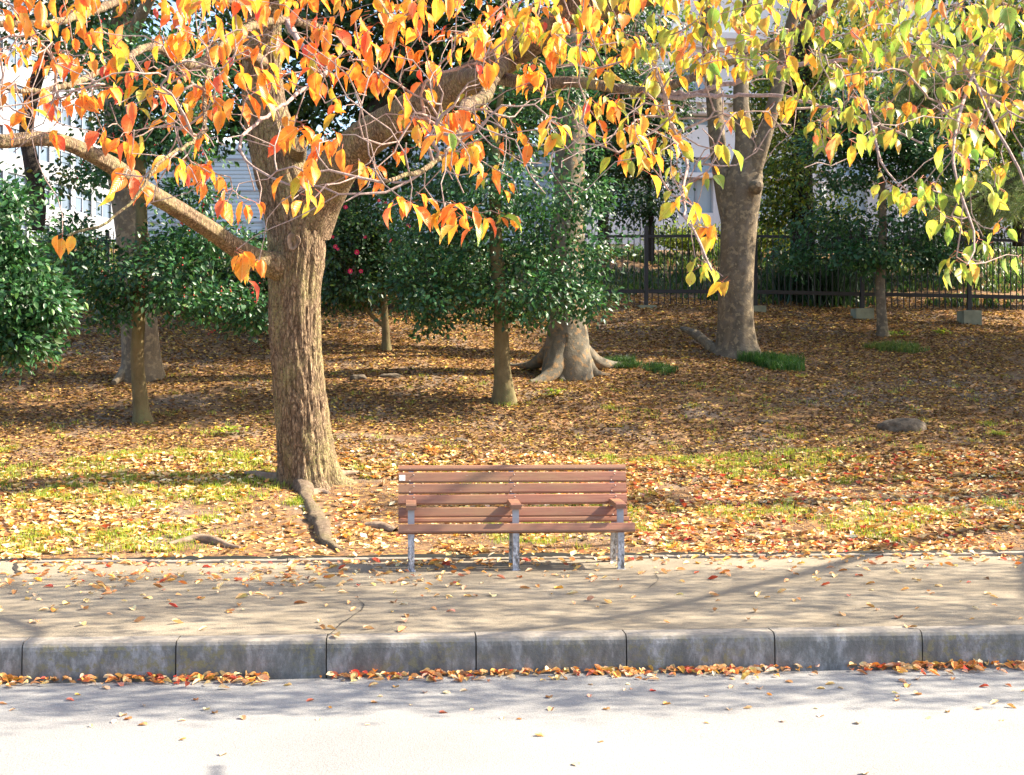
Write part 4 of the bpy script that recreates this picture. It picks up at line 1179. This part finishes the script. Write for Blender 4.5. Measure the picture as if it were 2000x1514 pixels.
# surface roots
def ground_root(pts, seed, nm='root', parent=cherry, lift=.35, mat='root_bark', rise=0):
    q = crspline([(x, y, 0, r) for x, y, r in pts], .03)
    q[:, 2] = gz(q[:, 0], q[:, 1]) + q[:, 3] * lift
    sl = np.concatenate([[0], np.cumsum(np.linalg.norm(np.diff(q[:, :2], axis=0), axis=1))])
    q[:, 2] += rise * np.exp(-(sl / .28) ** 1.5)
    q[:, 0] += (vn(q[:, 1] * 6, q[:, 0] * 6, seed) - .5) * .06
    mb = MB(); tube(mb, q[:, :3], q[:, 3], 20, bark_rough(seed, .08, 4, 5, .07)); return mb.build(nm, M[mat], parent)
def gp(px, py): p, d = G(px, py); return p[0], p[1], d
def groot(L, seed, **k):
    out = []
    for px, py, w in L:
        x, y, d = gp(px, py); out.append((x, y, w * d / FPX / 2))
    ground_root(out, seed, **k)
groot([(588, 925, 64), (592, 945, 46), (598, 964, 30), (606, 985, 22), (618, 1010, 30), (628, 1035, 31), (640, 1057, 24), (664, 1077, 12)], 701, lift=.08, rise=.16, mat='cherry_root')
groot([(604, 968, 20), (625, 962, 16), (640, 965, 8)], 706, lift=0)
groot([(560, 940, 30), (530, 938, 22), (500, 930, 16), (480, 926, 8)], 702)
groot([(655, 935, 24), (672, 930, 16), (700, 925, 8)], 703)
groot([(770, 1040, 12), (740, 1030, 16), (715, 1028, 10)], 704)
groot([(330, 1066, 10), (390, 1058, 22), (430, 1064, 18), (470, 1072, 8)], 705)

def hang_leaves(tips_, px_, seed, root, per0=4, per1=8, size=.087):
    R = rs(seed)
    n_ = R.integers(per0, per1, len(tips_)) - (px_ < 1000)
    n_ = np.where(tips_[:, 2] > CAMZ + .29 * tips_[:, 1], n_ + 4, n_)
    ci = np.repeat(np.arange(len(tips_)), n_); n = len(ci)
    az = R.uniform(0, 2 * np.pi, n); 
    out = np.stack([np.cos(az), np.sin(az), 0 * az], 1)
    start = tips_[ci] + R.normal(0, .02, (n, 3)) + R.normal(0, .10, (n, 3)) * (tips_[ci][:, 2:3] > CAMZ + .29 * tips_[ci][:, 1:2])
    pet = R.uniform(.02, .04, n)[:, None]
    pd_ = nrm(out * R.uniform(.4, 1.2, (n, 1)) + np.array([0, 0, -.35]))
    pos = start + pd_ * pet
    d = nrm(out * R.uniform(.1, 1.15, (n, 1)) + np.array([0, 0, -1.0]) + R.normal(0, .2, (n, 3)))
    nup = nrm(out * 1.0 + np.array([0, 0, .5]) + R.normal(0, .6, (n, 3)))
    col = leafcol(R, px_[ci], n)
    sz = size * R.uniform(.55, 1.2, n) * (1 - .15 * np.clip((px_[ci] - 900) / 400, 0, 1)) * (1 + .15 * (tips_[ci][:, 2] > CAMZ + .29 * tips_[ci][:, 1]))
    fl = MB(); put_leaves(fl, pos, d, nup, sz, col, TEMP_FINE, curl=R.normal(0, .25, n), wscale=R.uniform(.7, 1.2, n))
    fl.build('foliage', M['cherry_leaf'], root)
    pm = MB()
    # petioles: thin three sided sticks
    side = nrm(np.cross(pd_, np.array([0, 0, 1.0])))
    up = np.cross(side, pd_)
    w = .0011
    a = start + side * w; b = start - side * w; c = start + up * w
    a2 = pos + side * w; b2 = pos - side * w; c2 = pos + up * w
    v = np.stack([a, b, c, a2, b2, c2], 1).reshape(-1, 3)
    f0 = np.array([(0, 1, 4, 3), (1, 2, 5, 4), (2, 0, 3, 5)])
    pm.add(v, (f0[None] + (np.arange(n) * 6)[:, None, None]).reshape(-1, 4), (.45, .12, .06))
    pm.build('leaf_stalks', M['litter'], root)
pA = np.concatenate([tpx[~right], 1000 + topA[:, 0] * 200 - 300 + 0 * topA[:, 0]])
# extra leaf clusters along the twigs close to the tips
selA = np.concatenate([leafy[~right], np.ones(len(topA), bool)])
hang_leaves(T[selA], pA[selA], 801, cherry)
# --- second cherry on the right, trunk outside the frame
x, y = 9.6, 12.9
z = float(gz(x, y))
ch2 = [[(x, y, z - .1, .3), (x - .1, y - .1, z + 1.2, .24), (x - .3, y - .4, z + 2.4, .16), (x - .7, y - 1.0, z + 3.6, .08), (x - 1.2, y - 2.6, z + 4.5, .05), (x - 2.4, y - 4.0, 4.9, .035), (x - 4.2, y - 4.8, 4.3, .025), (x - 5.4, y - 5.3, 3.6, .02)],
       [(x - .3, y - .4, z + 2.4, .15), (x + .6, y - 1.8, z + 4, .1), (x + .6, y - 4, z + 4.8, .06), (x, y - 6, 4.6, .03)],
       [(x - .6, y - .9, z + 3.4, .06), (x - 2.4, y - .9, z + 4.2, .04), (x - 4.6, y - 1.6, z + 4.5, .02)],
       [(*P(2090, 60, 6.5), .016), (*P(2000, 205, 5.8), .014), (*P(1930, 190, 5.6), .011), (*P(1860, 110, 5.6), .008), (*P(1760, 60, 5.6), .006)],
       pxchain([(1960, 40, 5.8, 12), (1900, 150, 5.4, 8), (1870, 240, 5.1, 6), (1862, 320, 4.9, 5), (1881, 392, 4.8, 5), (1902, 451, 4.7, 5), (1903, 490, 4.65, 4), (1890, 516, 4.6, 3)]),
       pxchain([(1629, 122, 6.0, 7), (1685, 182, 5.5, 6), (1703, 242, 5.2, 6), (1720, 315, 5.0, 5), (1748, 353, 4.9, 4)][::1]),
       pxchain([(1900, 150, 5.4, 6), (1950, 260, 5.1, 6), (1990, 330, 5.0, 5), (2040, 480, 4.9, 4)])]
cherry2 = empty('cherry_tree', (x, y, z), 'cherry tree rooted outside the right edge, its yellow green leaves hanging at top right', 'tree')
T2 = np.vstack([tips[right], topB])
wood2, _, _ = grow(ch2, T2, tip_r=.0021, expo=2.35, seg=.085, wpath=.08, wob=.11, seed=512, sag=.15)
big = MB(); small = MB()
for ci, (kind, p, r) in enumerate(wood2):
    if kind == 'm' and r.max() > .05:
        q = crspline(np.column_stack([p, r]), .06); tube(big, q[:, :3], q[:, 3], 28, bark_rough(620 + ci, .09, 9, 2))
    else:
        R7 = rs(ci); tube(small, p, np.maximum(r, .0018) * (1 + .10 * R7.normal(size=len(r))), 8 if r.max() > .012 else 5)
big.build('trunk', M['cherry_bark'], cherry2); small.build('branches', M['twig'], cherry2)
selB = np.concatenate([leafy[right], np.ones(len(topB), bool)])
hang_leaves(T2[selB], np.concatenate([tpx[right], np.full(len(topB), 1900.)])[selB], 802, cherry2)
print('cherry done')

# ------------------------------------------------------------------ fallen leaves
def in_view(n, y0, y1, R, pad=1.0):
    """random ground points inside the view wedge with a margin"""
    y = np.sqrt(R.uniform(y0 ** 2, y1 ** 2, n))
    c = SY / CY * y; hw = .40 * y + pad
    return c + R.uniform(-1, 1, n) * hw, y

def lay(mb, x, y, z, size, col, temp, R, tilt=.35, curl=.35, lift=.004):
    n = len(x)
    az = R.uniform(0, 2 * np.pi, n)
    d = np.stack([np.cos(az), np.sin(az), R.normal(0, tilt * .6, n)], 1)
    nup = nrm(np.array([0, 0, 1.]) + R.normal(0, tilt, (n, 3)) * np.array([1, 1, .2]))
    flip = R.random(n) < .5
    pos = np.stack([x, y, z + lift + size * tilt * .12 * R.random(n)], 1)
    put_leaves(mb, pos - nrm(d) * (size * .5)[:, None], d, nup, size, col, temp, curl=R.normal(.2, curl, n), wscale=R.uniform(.75, 1.15, n), smooth=False)

R = rs(901)
BR = [(.16, .085, .04), (.24, .14, .06), (.50, .31, .09), (.08, .042, .022), (.66, .44, .10), (.30, .15, .07)]
BRW = [3, 4, 3, 3, 2.6, 2]
mb = MB()
x, y = in_view(150000, 14.2, 27.4, R, 1.2)
nn_ = vn(x * .8, y * .8, 41) * .6 + vn(x * 3, y * 3, 42) * .4
k = R.random(len(x)) < np.clip((nn_ - .12) * 4, .25, 1)
x, y = x[k], y[k]; n = len(x)
col = pal(R, n, BR, BRW, .2)
lay(mb, x, y, gz(x, y), R.uniform(.035, .075, n), col, TEMP_LOW, R, .4, .5)
o = mb.build('fallen_leaves', M['litter']); tag(o, 'thick brown and ochre leaf litter covering the upper slope', 'fallen leaves', kind='stuff')
mb = MB()
x, y = in_view(34000, 11.20, 15.4, R, .8)
dens = vn(x * 1.1, y * 1.3, 43) * .55 + vn(x * 3.2, y * 3.2, 44) * .45
dt = np.hypot(x - b0[0], y - b0[1])
bare = ((x > -1.6) & (x < .4) & (y < 14.2) & (vn(x * 2, y * 2, 45) > .35)) 
k = (R.random(len(x)) < np.clip((dens - .22) * 3.5, .08, 1)) & (R.random(len(x)) < np.where(bare, .28, 1)) & (dt > .38)
x, y = x[k], y[k]; n = len(x)
LT = [(.82, .56, .24), (.88, .68, .34), (.72, .32, .07), (.45, .26, .12), (.58, .07, .05), (.85, .72, .50), (.72, .45, .08), (.25, .13, .06)]
cl = pal(R, n, LT, [4, 4, 3, 4, .5, 2.5, 2, 2], .15)
crr = pal(R, n, LT, [3, 3, 3, 4, 2.2, 2, 1.6, 2.5], .15)
col = np.where((x > 2.0)[:, None], crr, cl)
lay(mb, x, y, gz(x, y), R.uniform(.03, .105, n), col, TEMP_LOW, R, .42, .6)
o = mb.build('fallen_leaves', M['litter']); tag(o, 'pale, orange and red leaves strewn over the near lawn beside the pavement', 'fallen leaves', kind='stuff')
# on the pavement
mb = MB()
xa, ya = in_view(1500, KY + .05, 11.15, R, .4)
k = (R.random(1500) < np.where(xa < .4, .6, .22) * np.clip((ya - 7.6) / 2.2, .25, 1.2))
xa, ya = xa[k], ya[k]
xb = R.uniform(-5, 5.5, 330); yb_ = 11.17 - R.exponential(.14, 330)
xc = R.normal(-1.5, 1.6, 150); yc = R.normal(10.5, .3, 150)
x = np.concatenate([xa, xb, xc]); y = np.clip(np.concatenate([ya, yb_, yc]), KY + .05, 11.17); n = len(x)
col = pal(R, n, LT, [4, 4, 2, 3, 1.4, 3, 1.2, 1], .15)
lay(mb, x, y, sidewalk_z(x, y), R.uniform(.035, .095, n), col, TEMP_FINE, R, .16, .45, .008)
o = mb.build('fallen_leaves', M['paving_leaf']); tag(o, 'dry leaves scattered over the grey pavement around the bench', 'fallen leaves', kind='stuff')
# gutter drift
mb = MB()
n = 1500; x = R.uniform(-4.2, 5.2, n); keep = vn(x * 1.7, x * 0 + 3, 46) * .6 + vn(x * 6, x * 0 + 8, 47) * .4 > R.uniform(.12, .6, n) 
x = x[keep]; n = len(x)
y = KY - .015 - R.exponential(.055, n); z = RZ + R.uniform(.0, .022, n) * np.exp(-(KY - y) / .08)
col = pal(R, n, LT, [3, 3, 4, 3, 2.4, 3, 3, 1], .15)
lay(mb, x, y, z, R.uniform(.035, .080, n), col, TEMP_FINE, R, .4, .45, .01)
o = mb.build('fallen_leaves', M['paving_leaf']); tag(o, 'line of curled leaves gathered in the gutter along the kerb', 'fallen leaves', kind='stuff')
mb = MB()
n = 110; x = R.uniform(-3, 3.6, n); y = np.where(R.random(n) < .65, R.uniform(6.7, 7.7, n), R.uniform(5.3, 7.7, n))
col = pal(R, n, LT, [3, 3, 2.5, 2, 1, 4, 1, 0], .15)
lay(mb, x, y, x * 0 + RZ, R.uniform(.035, .07, n), col, TEMP_FINE, R, .06, .20, .002)
o = mb.build('fallen_leaves', M['paving_leaf']); tag(o, 'few leaves lying loose on the pale road', 'fallen leaves', kind='stuff')

R = rs(940); n = 26000
x, y = in_view(n, 11.30, 16, R, .6)
k = vn(x * 1.1, y * 1.3, 43) * .55 + vn(x * 3.2, y * 3.2, 44) * .45 < R.uniform(.3, .65, n)
x, y = x[k], y[k]; n = len(x)
ov = np.array([(1, 0, 0), (-1, 0, 0), (0, 1, 0), (0, -1, 0), (0, 0, 1), (0, 0, -1)], float)
V = ov[None] * R.uniform(.5, 1.3, (n, 6, 1)) * (R.uniform(.003, .011, n) ** 1.0)[:, None, None] + np.stack([x, y, gz(x, y) + .002], 1)[:, None]
F = np.array([(0, 2, 4), (2, 1, 4), (1, 3, 4), (3, 0, 4), (2, 0, 5), (1, 2, 5), (3, 1, 5), (0, 3, 5)])
mb = MB(); mb.add(V.reshape(-1, 3), (F[None] + (np.arange(n) * 6)[:, None, None]).reshape(-1, 3), np.repeat(pal(R, n, [(.22, .15, .10), (.14, .09, .06), (.34, .26, .18)], [3, 3, 1.5], .15)[:, None], 6, 1).reshape(-1, 3))
o = mb.build('soil_crumbs', M['litter']); tag(o, 'crumbs of bare brown soil between the leaves of the near lawn', 'soil', kind='stuff')

# ------------------------------------------------------------------ grass
def blades(x, y, hgt, R, cols, cw, width=.004, lean=.5, name='grass', label=None, ntuft=1, kind='stuff', cat='grass'):
    n = len(x); z = gz(x, y)
    base = np.stack([x, y, z], 1)
    az = R.uniform(0, 2 * np.pi, n); out = np.stack([np.cos(az), np.sin(az), 0 * az], 1)
    side = np.stack([-np.sin(az), np.cos(az), 0 * az], 1) * width
    h = hgt * R.uniform(.5, 1.2, n); L = R.uniform(.1, lean, n)
    p1 = base + out * (h * L * .35)[:, None] + np.array([0, 0, 1]) * (h * .6)[:, None]
    p2 = base + out * (h * L * 1.1)[:, None] + np.array([0, 0, 1]) * (h * (1 - .35 * L))[:, None]
    v = np.stack([base - side, base + side, p1 + side * .7, p1 - side * .7, p2], 1).reshape(-1, 3)
    q = np.array([(0, 1, 2, 3)]); t = np.array([(3, 2, 4)])
    col = np.repeat(pal(R, n, cols, cw, .15)[:, None], 5, 1).reshape(-1, 3)
    mb = MB(); mb.add(v, (q[None] + (np.arange(n) * 5)[:, None, None]).reshape(-1, 4), col)
    mb.f.append((t[None] + (np.arange(n) * 5)[:, None, None]).reshape(-1, 3)); mb.smooth.append(np.full(n, False))
    return mb
GC = [(.28, .35, .03), (.42, .46, .04), (.14, .25, .03), (.55, .50, .10)]
R = rs(951)
xx, yy = in_view(2600, 11.4, 15.6, R, .6)
w = vn(xx * .7, yy * 1.1, 51) * .6 + vn(xx * 2.2, yy * 2.2, 52) * .4
w = w + np.where(xx < -1.4, .12, 0) - np.where((xx > -1.6) & (xx < .3), .15, 0)
k = w > .585 + R.normal(0, .05, len(w))
xx, yy = xx[k], yy[k]
per = 30
x = np.repeat(xx, per) + R.normal(0, .05, len(xx) * per); y = np.repeat(yy, per) + R.normal(0, .05, len(xx) * per)
x2, y2 = in_view(170, 15.4, 20, R, .5); x2 = np.repeat(x2, 18) + R.normal(0, .05, len(x2) * 18); y2 = np.repeat(y2, 18) + R.normal(0, .05, len(x2))
ex = []
for px, py, m_ in [(575, 985, 160), (590, 980, 100), (985, 787, 90), (990, 792, 60), (1195, 800, 90), (1540, 855, 50), (1495, 862, 30), (1690, 860, 40), (1950, 850, 200), (1930, 830, 90), (405, 845, 60), (200, 855, 60)]:
    gx, gy, _ = gp(px, py); ex.append((gx + R.normal(0, .07, m_), gy + R.normal(0, .05, m_)))
x = np.concatenate([x, x2] + [e[0] for e in ex]); y = np.concatenate([y, y2] + [e[1] for e in ex])
k = y > 11.36; x, y = x[k], y[k]
o = blades(x, y, .060, R, GC, [4, 3, 3, 1], .0028, .9).build('grass', M['grass']); tag(o, 'short bright green grass tufts growing through the fallen leaves', 'grass', kind='stuff')
R = rs(955)
y = R.uniform(26.3, 34.5, 26000); x = SY / CY * y + R.uniform(-1, 1, 26000) * .42 * y
k = vn(x * .6, y * .9, 57) * .6 + vn(x * 2, y * 2, 58) * .4 > .40
x, y = x[k], y[k]
o = blades(x, y, .22, R, [(.06, .11, .025), (.03, .07, .02), (.16, .18, .03)], [4, 4, 1.2], .022, 1.2).build('ground_cover', M['grass']); tag(o, 'low dark green ground cover on the bank beyond the fence', 'ground cover', kind='stuff')
# dark grass clumps beside trees: things
for k_, (px, py, rx, ry, m_, hh, lab, cols) in enumerate([
        (1508, 712, 62, 14, 3600, .17, 'low dark green grassy clump at the foot of the forked grey tree', [(.035, .10, .02), (.06, .15, .03), (.12, .18, .03)]),
        (1745, 682, 55, 8, 1500, .12, 'small sunlit grassy clump below the slender evergreen', [(.08, .15, .03), (.16, .2, .04), (.25, .24, .07)]),
        (1215, 712, 40, 8, 1300, .11, 'dark grassy clump beside the right buttress root', [(.03, .09, .02), (.06, .12, .03), (.1, .14, .03)]),
        (1290, 722, 32, 8, 800, .10, 'thin dark grassy clump right of the buttress roots', [(.03, .09, .02), (.06, .12, .03), (.1, .14, .03)])]):
    R = rs(960 + k_); gx, gy, d = gp(px, py); s = d / FPX
    a = R.uniform(0, 2 * np.pi, m_); r_ = R.random(m_) ** .7 * (.55 + .9 * vn(np.cos(a) * 2 + 5, np.sin(a) * 2 + 5, 90 + k_))
    x = gx + rx * s * r_ * np.cos(a); y = gy + .35 * r_ * np.sin(a) * (1.4 if m_ > 3000 else 1)
    root = empty('grass_clump', (gx, gy, float(gz(gx, gy))), lab, 'plant')
    blades(x, y, hh, R, cols, [3, 3, 1], .005, .9).build('blades', M['grass'], root)
# strap-leaved clump behind the fence
R = rs(970); p = P(1592, 590, 27.6); gx, gy = p[0], p[1]; m_ = 1500
root = empty('strap_leaf_plant', (gx, gy, float(gz(gx, gy))), 'big dark clump of long strap leaves just beyond the fence', 'plant')
x = gx + R.normal(0, .35, m_); y = gy + R.normal(0, .25, m_)
blades(x, y, 1.0, R, [(.02, .05, .025), (.035, .08, .035)], [1, 1], .014, 1.3).build('blades', M['ever_leaf'], root)
for k_, (px, py, lab) in enumerate([(1080, 775, 'small bright leafy seedling below the buttress roots'), (1840, 655, 'pale leafy weed by the right hand fence footing'), (1760, 660, 'leafy weed right of the slender evergreen trunk'), (445, 850, 'leafy weed on the slope left of the cherry trunk')]):
    R = rs(980 + k_); gx, gy, d = gp(px, py); root = empty('weed', (gx, gy, float(gz(gx, gy))), lab, 'plant')
    n = 40; az = R.uniform(0, 6.28, n); dd = np.stack([np.cos(az), np.sin(az), R.uniform(.1, .8, n)], 1)
    pos = np.stack([gx + R.normal(0, .09, n), gy + R.normal(0, .06, n), float(gz(gx, gy)) + R.uniform(.02, .10, n)], 1)
    mb = MB(); put_leaves(mb, pos, dd, np.tile([0, 0, 1.], (n, 1)), R.uniform(.05, .1, n), pal(R, n, GC, [3, 3, 3, 1]), TEMP_EVER); mb.build('leaves', M['grass'], root)

# ------------------------------------------------------------------ stones
def stone(px, py, wx, wy, wz, label, seed, name='rock'):
    gx, gy, d = gp(px, py); z = float(gz(gx, gy))
    n, m_ = 28, 14; th, ph = np.meshgrid(np.arange(n) / n * 2 * np.pi, np.linspace(.02, np.pi / 2 + .3, m_), indexing='ij')
    d3 = np.stack([np.cos(th) * np.sin(ph), np.sin(th) * np.sin(ph), np.cos(ph)], -1)
    rr_ = 1 + .28 * (vn(d3[..., 0] * 1.8 + 5, d3[..., 1] * 1.8 + d3[..., 2] * 1.7, seed) - .5) + .16 * (vn(d3[..., 0] * 5 + 3, d3[..., 2] * 5 + d3[..., 1] * 3, seed + 1) - .5)
    sg = np.sign(d3) * np.abs(d3) ** .75
    v = sg * rr_[..., None] * np.array([wx, wy, wz]) + np.array([gx, gy, z - .02])
    f = [(i * m_ + j_, i * m_ + j_ + 1, ((i + 1) % n) * m_ + j_ + 1, ((i + 1) % n) * m_ + j_) for i in range(n) for j_ in range(m_ - 1)]
    mb = MB(); mb.add(v.reshape(-1, 3), f, None, None, True); mb.add(v[:, 0], [tuple(range(n))], None, None, True)
    o = mb.build(name, M['stone']); return tag(o, label, 'rock')
stone(1762, 838, .30, .16, .15, 'largest rock, dark and flat topped, lying on the right of the slope', 1)
stone(1115, 733, .16, .1, .10, 'dark rock wedged between the buttress roots', 3)
stone(1495, 825, .10, .08, .05, 'small dark stone on the slope below the forked grey tree', 5)
stone(700, 740, .13, .10, .08, 'brown stone just right of the cherry trunk up the slope', 7)
stone(762, 735, .18, .10, .06, 'low brown stone left of the slim evergreen trunk', 9)
stone(900, 862, .09, .08, .05, 'small stone just above the top slat of the bench', 11)

# ------------------------------------------------------------------ buildings far behind
M['white_wall'] = flat_mat('white_painted_wall', (.25, .265, .285), .8, .06, .4, 0)
M['stone_wall'] = flat_mat('pale_stone_wall', (.50, .52, .54), .85, .06, .5, 0)
M['blue_panel'] = flat_mat('pale_blue_panel', (.36, .46, .53), .4, .05, .5, 0)
M['glass'] = flat_mat('window_glass', (.07, .10, .14), .15, .4, .3, 0, spec=.8)
M['pale_glass'] = flat_mat('pale_window_glass', (.26, .33, .38), .2, .1, .3, 0)
M['mullion'] = flat_mat('grey_mullion', (.22, .25, .28), .5, .1, 1, 0)

def building(name, label, A, B, z0, z1, depth, wall_m, floor_h, win_w, bay, win_h, sill, glass_m, extra=None, skipwin=False, rec=.10):
    """facade from A to B (xy), windows recessed in a wall of piers and bands"""
    A = np.array(A, float); B = np.array(B, float); L = np.linalg.norm(B - A); u = (B - A) / L; nrm2 = np.array([u[1], -u[0]])
    if nrm2.dot(-A) < 0: nrm2 = -nrm2
    root = empty(name, (A[0], A[1], z0), label, 'building')
    def pt(s, o, z): q = A + u * s + nrm2 * o; return (q[0], q[1], z)
    def bxx(mb, s0, s1, o0, o1, za, zb):
        v = [pt(s0, o0, za), pt(s1, o0, za), pt(s1, o1, za), pt(s0, o1, za), pt(s0, o0, zb), pt(s1, o0, zb), pt(s1, o1, zb), pt(s0, o1, zb)]
        mb.add(v, [(0, 3, 2, 1), (4, 5, 6, 7), (0, 1, 5, 4), (1, 2, 6, 5), (2, 3, 7, 6), (3, 0, 4, 7)])
    w = MB()
    bxx(w, 0, L, -depth, -rec - .12, z0, z1)
    nb = int(L / bay); nf = int((z1 - z0) / floor_h)
    for i in range(nb + 1):
        s = i * bay; bxx(w, s - (bay - win_w) / 2, s + (bay - win_w) / 2, -rec - .12, .03, z0, z1 - .01)
    for k in range(nf + 1):
        za = z0 + k * floor_h + sill + win_h - floor_h
        bxx(w, -.5, L + .5, -rec - .12, 0.0, max(z0, za), z0 + k * floor_h + sill)
    if extra: extra(w, bxx, L)
    w.build('wall', M[wall_m], root)
    if not skipwin:
        cnt = 0
        for k in range(nf):
            for i in range(nb):
                c = pt((i + .5) * bay, 0, z0 + k * floor_h + sill + win_h / 2)
                # only what may show in the picture
                dx, dy = c[0], c[1]; dep = dx * SY + dy * CY; pxx = 1000 + FPX * (dx * CY - dy * SY) / dep; pyy = 757 - FPX * (c[2] - CAMZ) / dep
                if pxx < -60 or pxx > 2060 or pyy < -60 or pyy > 500 or cnt >= 100: continue
                cnt += 1
                g = MB(); s0 = i * bay + (bay - win_w) / 2; s1 = s0 + win_w; za = z0 + k * floor_h + sill
                bxx(g, s0, s1, -rec - .11, -rec - .05, za, za + win_h)
                wo = g.build('window', M[glass_m], root)
                fr = MB(); sm = (s0 + s1) / 2
                bxx(fr, sm - .05, sm + .05, -rec - .045, -rec + .02, za, za + win_h)
                bxx(fr, s0, s1, -rec - .044, -rec + .015, za + win_h * .62, za + win_h * .62 + .08)
                fo = fr.build('frame', M['mullion'], root); 
                fo.parent = wo
    return root, pt, bxx
q = P(-330, 500, 90); q2 = P(225, 500, 122)
building('office_building', 'white office building with rows of dark windows at the far left', q[:2], q2[:2], 5, 44, 20, 'white_wall', 3.6, 2.4, 3.0, 2.0, .8, 'glass')
q = P(60, 500, 165); q2 = P(330, 500, 158)
building('office_building', 'pale blue white office block with tall windows, beyond the white office building', q[:2], q2[:2], 5, 33, 20, 'blue_panel', 3.8, 2.2, 3.0, 2.4, .8, 'pale_glass')
# centre: panelled pale building with thin dark grid
q = P(285, 500, 75); q2 = P(1130, 500, 75)
def grid(w, bxx, L): pass
A = q[:2]; B = q2[:2]
root = empty('panelled_building', (q[0], q[1], 5), 'pale blue building clad in ribbed panels behind the cherry tree', 'building')
u = (B - A) / np.linalg.norm(B - A); L = np.linalg.norm(B - A)
nn2 = np.array([u[1], -u[0]])
def pbox(mb, s0, s1, o0, o1, za, zb):
    v = []
    for z_ in (za, zb):
        for s, o_ in ((s0, o0), (s1, o0), (s1, o1), (s0, o1)):
            c = A + u * s + nn2 * o_; v.append((c[0], c[1], z_))
    mb.add(v, [(0, 3, 2, 1), (4, 5, 6, 7), (0, 1, 5, 4), (1, 2, 6, 5), (2, 3, 7, 6), (3, 0, 4, 7)])
w = MB(); pbox(w, 0, L, -15, 0, 5, 15)
for z_ in np.arange(8, 14.8, .22): pbox(w, 0, L, .002, .05, z_, z_ + .15)
w.build('wall', M['blue_panel'], root)
for s in np.arange(1.5, L, 5.0):
    mm = MB(); pbox(mm, s, s + .14, .055, .16, 5, 15); mm.build('mullion', M['mullion'], root)
for z_ in np.arange(8.8, 14.8, 1.75):
    mm = MB(); pbox(mm, 0, L, .057, .10, z_, z_ + .10); mm.build('cladding_rail', M['mullion'], root)
# right: classical stone building
q = P(1130, 500, 70); q2 = P(2300, 500, 74)
def classical(w, bxx, L):
    for z_, o_, h_ in ((16.2, .9, .35), (15.7, .5, .5), (19.6, .7, .3), (19.2, .4, .4), (12.4, .3, .25)):
        bxx(w, -.6, L + .6, -.2, o_, z_, z_ + h_)
    for s in np.arange(.3, L, .55): bxx(w, s, s + .28, .5, .75, 15.95, 16.199)
root, pt, bxx = building('classical_building', 'white stone classical building with fluted columns and cornices behind the right hand trees', q[:2], q2[:2], 5, 23, 15, 'stone_wall', 4.6, 1.7, 4.2, 2.9, 1.0, 'pale_glass', classical, rec=.3)
L = np.linalg.norm(q2[:2] - q[:2])
for s in np.arange(4.2, L - 2, 4.2):
    cb = MB(); c = np.array(pt(s, .75, 5.0)); n = 40
    th = np.arange(n) / n * 2 * np.pi; fl = 1 - .07 * (np.cos(th * 10 * 2) > 0)
    levels = [(5.0, .62), (5.4, .62), (5.41, .5), (12.0, .42), (12.01, .5), (12.15, .55), (12.3, .5)]
    v = []
    for z_, r_ in levels:
        for a, ff in zip(th, fl):
            rr_ = r_ * (ff if 5.41 <= z_ <= 12.0 else 1); v.append((c[0] + rr_ * math.cos(a), c[1] + rr_ * math.sin(a), z_))
    f = [(i * n + j_, i * n + (j_ + 1) % n, (i + 1) * n + (j_ + 1) % n, (i + 1) * n + j_) for i in range(len(levels) - 1) for j_ in range(n)]
    cb.add(v, f)
    for sx in (-.5, .5):   # volutes
        for r_ in (.24, .14):
            th2 = np.arange(14) / 14 * 2 * np.pi
            vv = [(c[0] + sx + r_ * math.cos(a), c[1] - .5 - (.24 - r_), 12.45 + r_ * math.sin(a)) for a in th2] + [(c[0] + sx + r_ * math.cos(a), c[1] + .4, 12.45 + r_ * math.sin(a)) for a in th2]
            cb.add(vv, [(i, (i + 1) % 14, 14 + (i + 1) % 14, 14 + i) for i in range(14)]); cb.add(vv[:14], [tuple(range(14))])
    cb.box((c[0] - .7, c[1] - .6, 12.7), (c[0] + .7, c[1] + .4, 12.95))
    cb.build('column', M['stone_wall'], root)
for o in bpy.data.objects:
    if o.parent is None and o.get('label') and not o.get('kind'):
        k = o.name.split('.')[0]
        g = {'rock': 'rocks lying on the leafy slope', 'cherry_tree': 'cherry trees beside the pavement', 'dark_shrub': 'dark shrubs along the fence', 'hedge': 'low hedges on the bank beyond the fence',
             'grass_clump': 'grassy clumps on the slope', 'weed': 'leafy weeds on the slope', 'evergreen_tree': 'evergreen trees in the park', 'broadleaf_tree': 'tall broadleaf trees in the park', 'office_building': 'office buildings beyond the park'}.get(k)
        if g: o['group'] = g
print('scene done', len(bpy.data.objects))
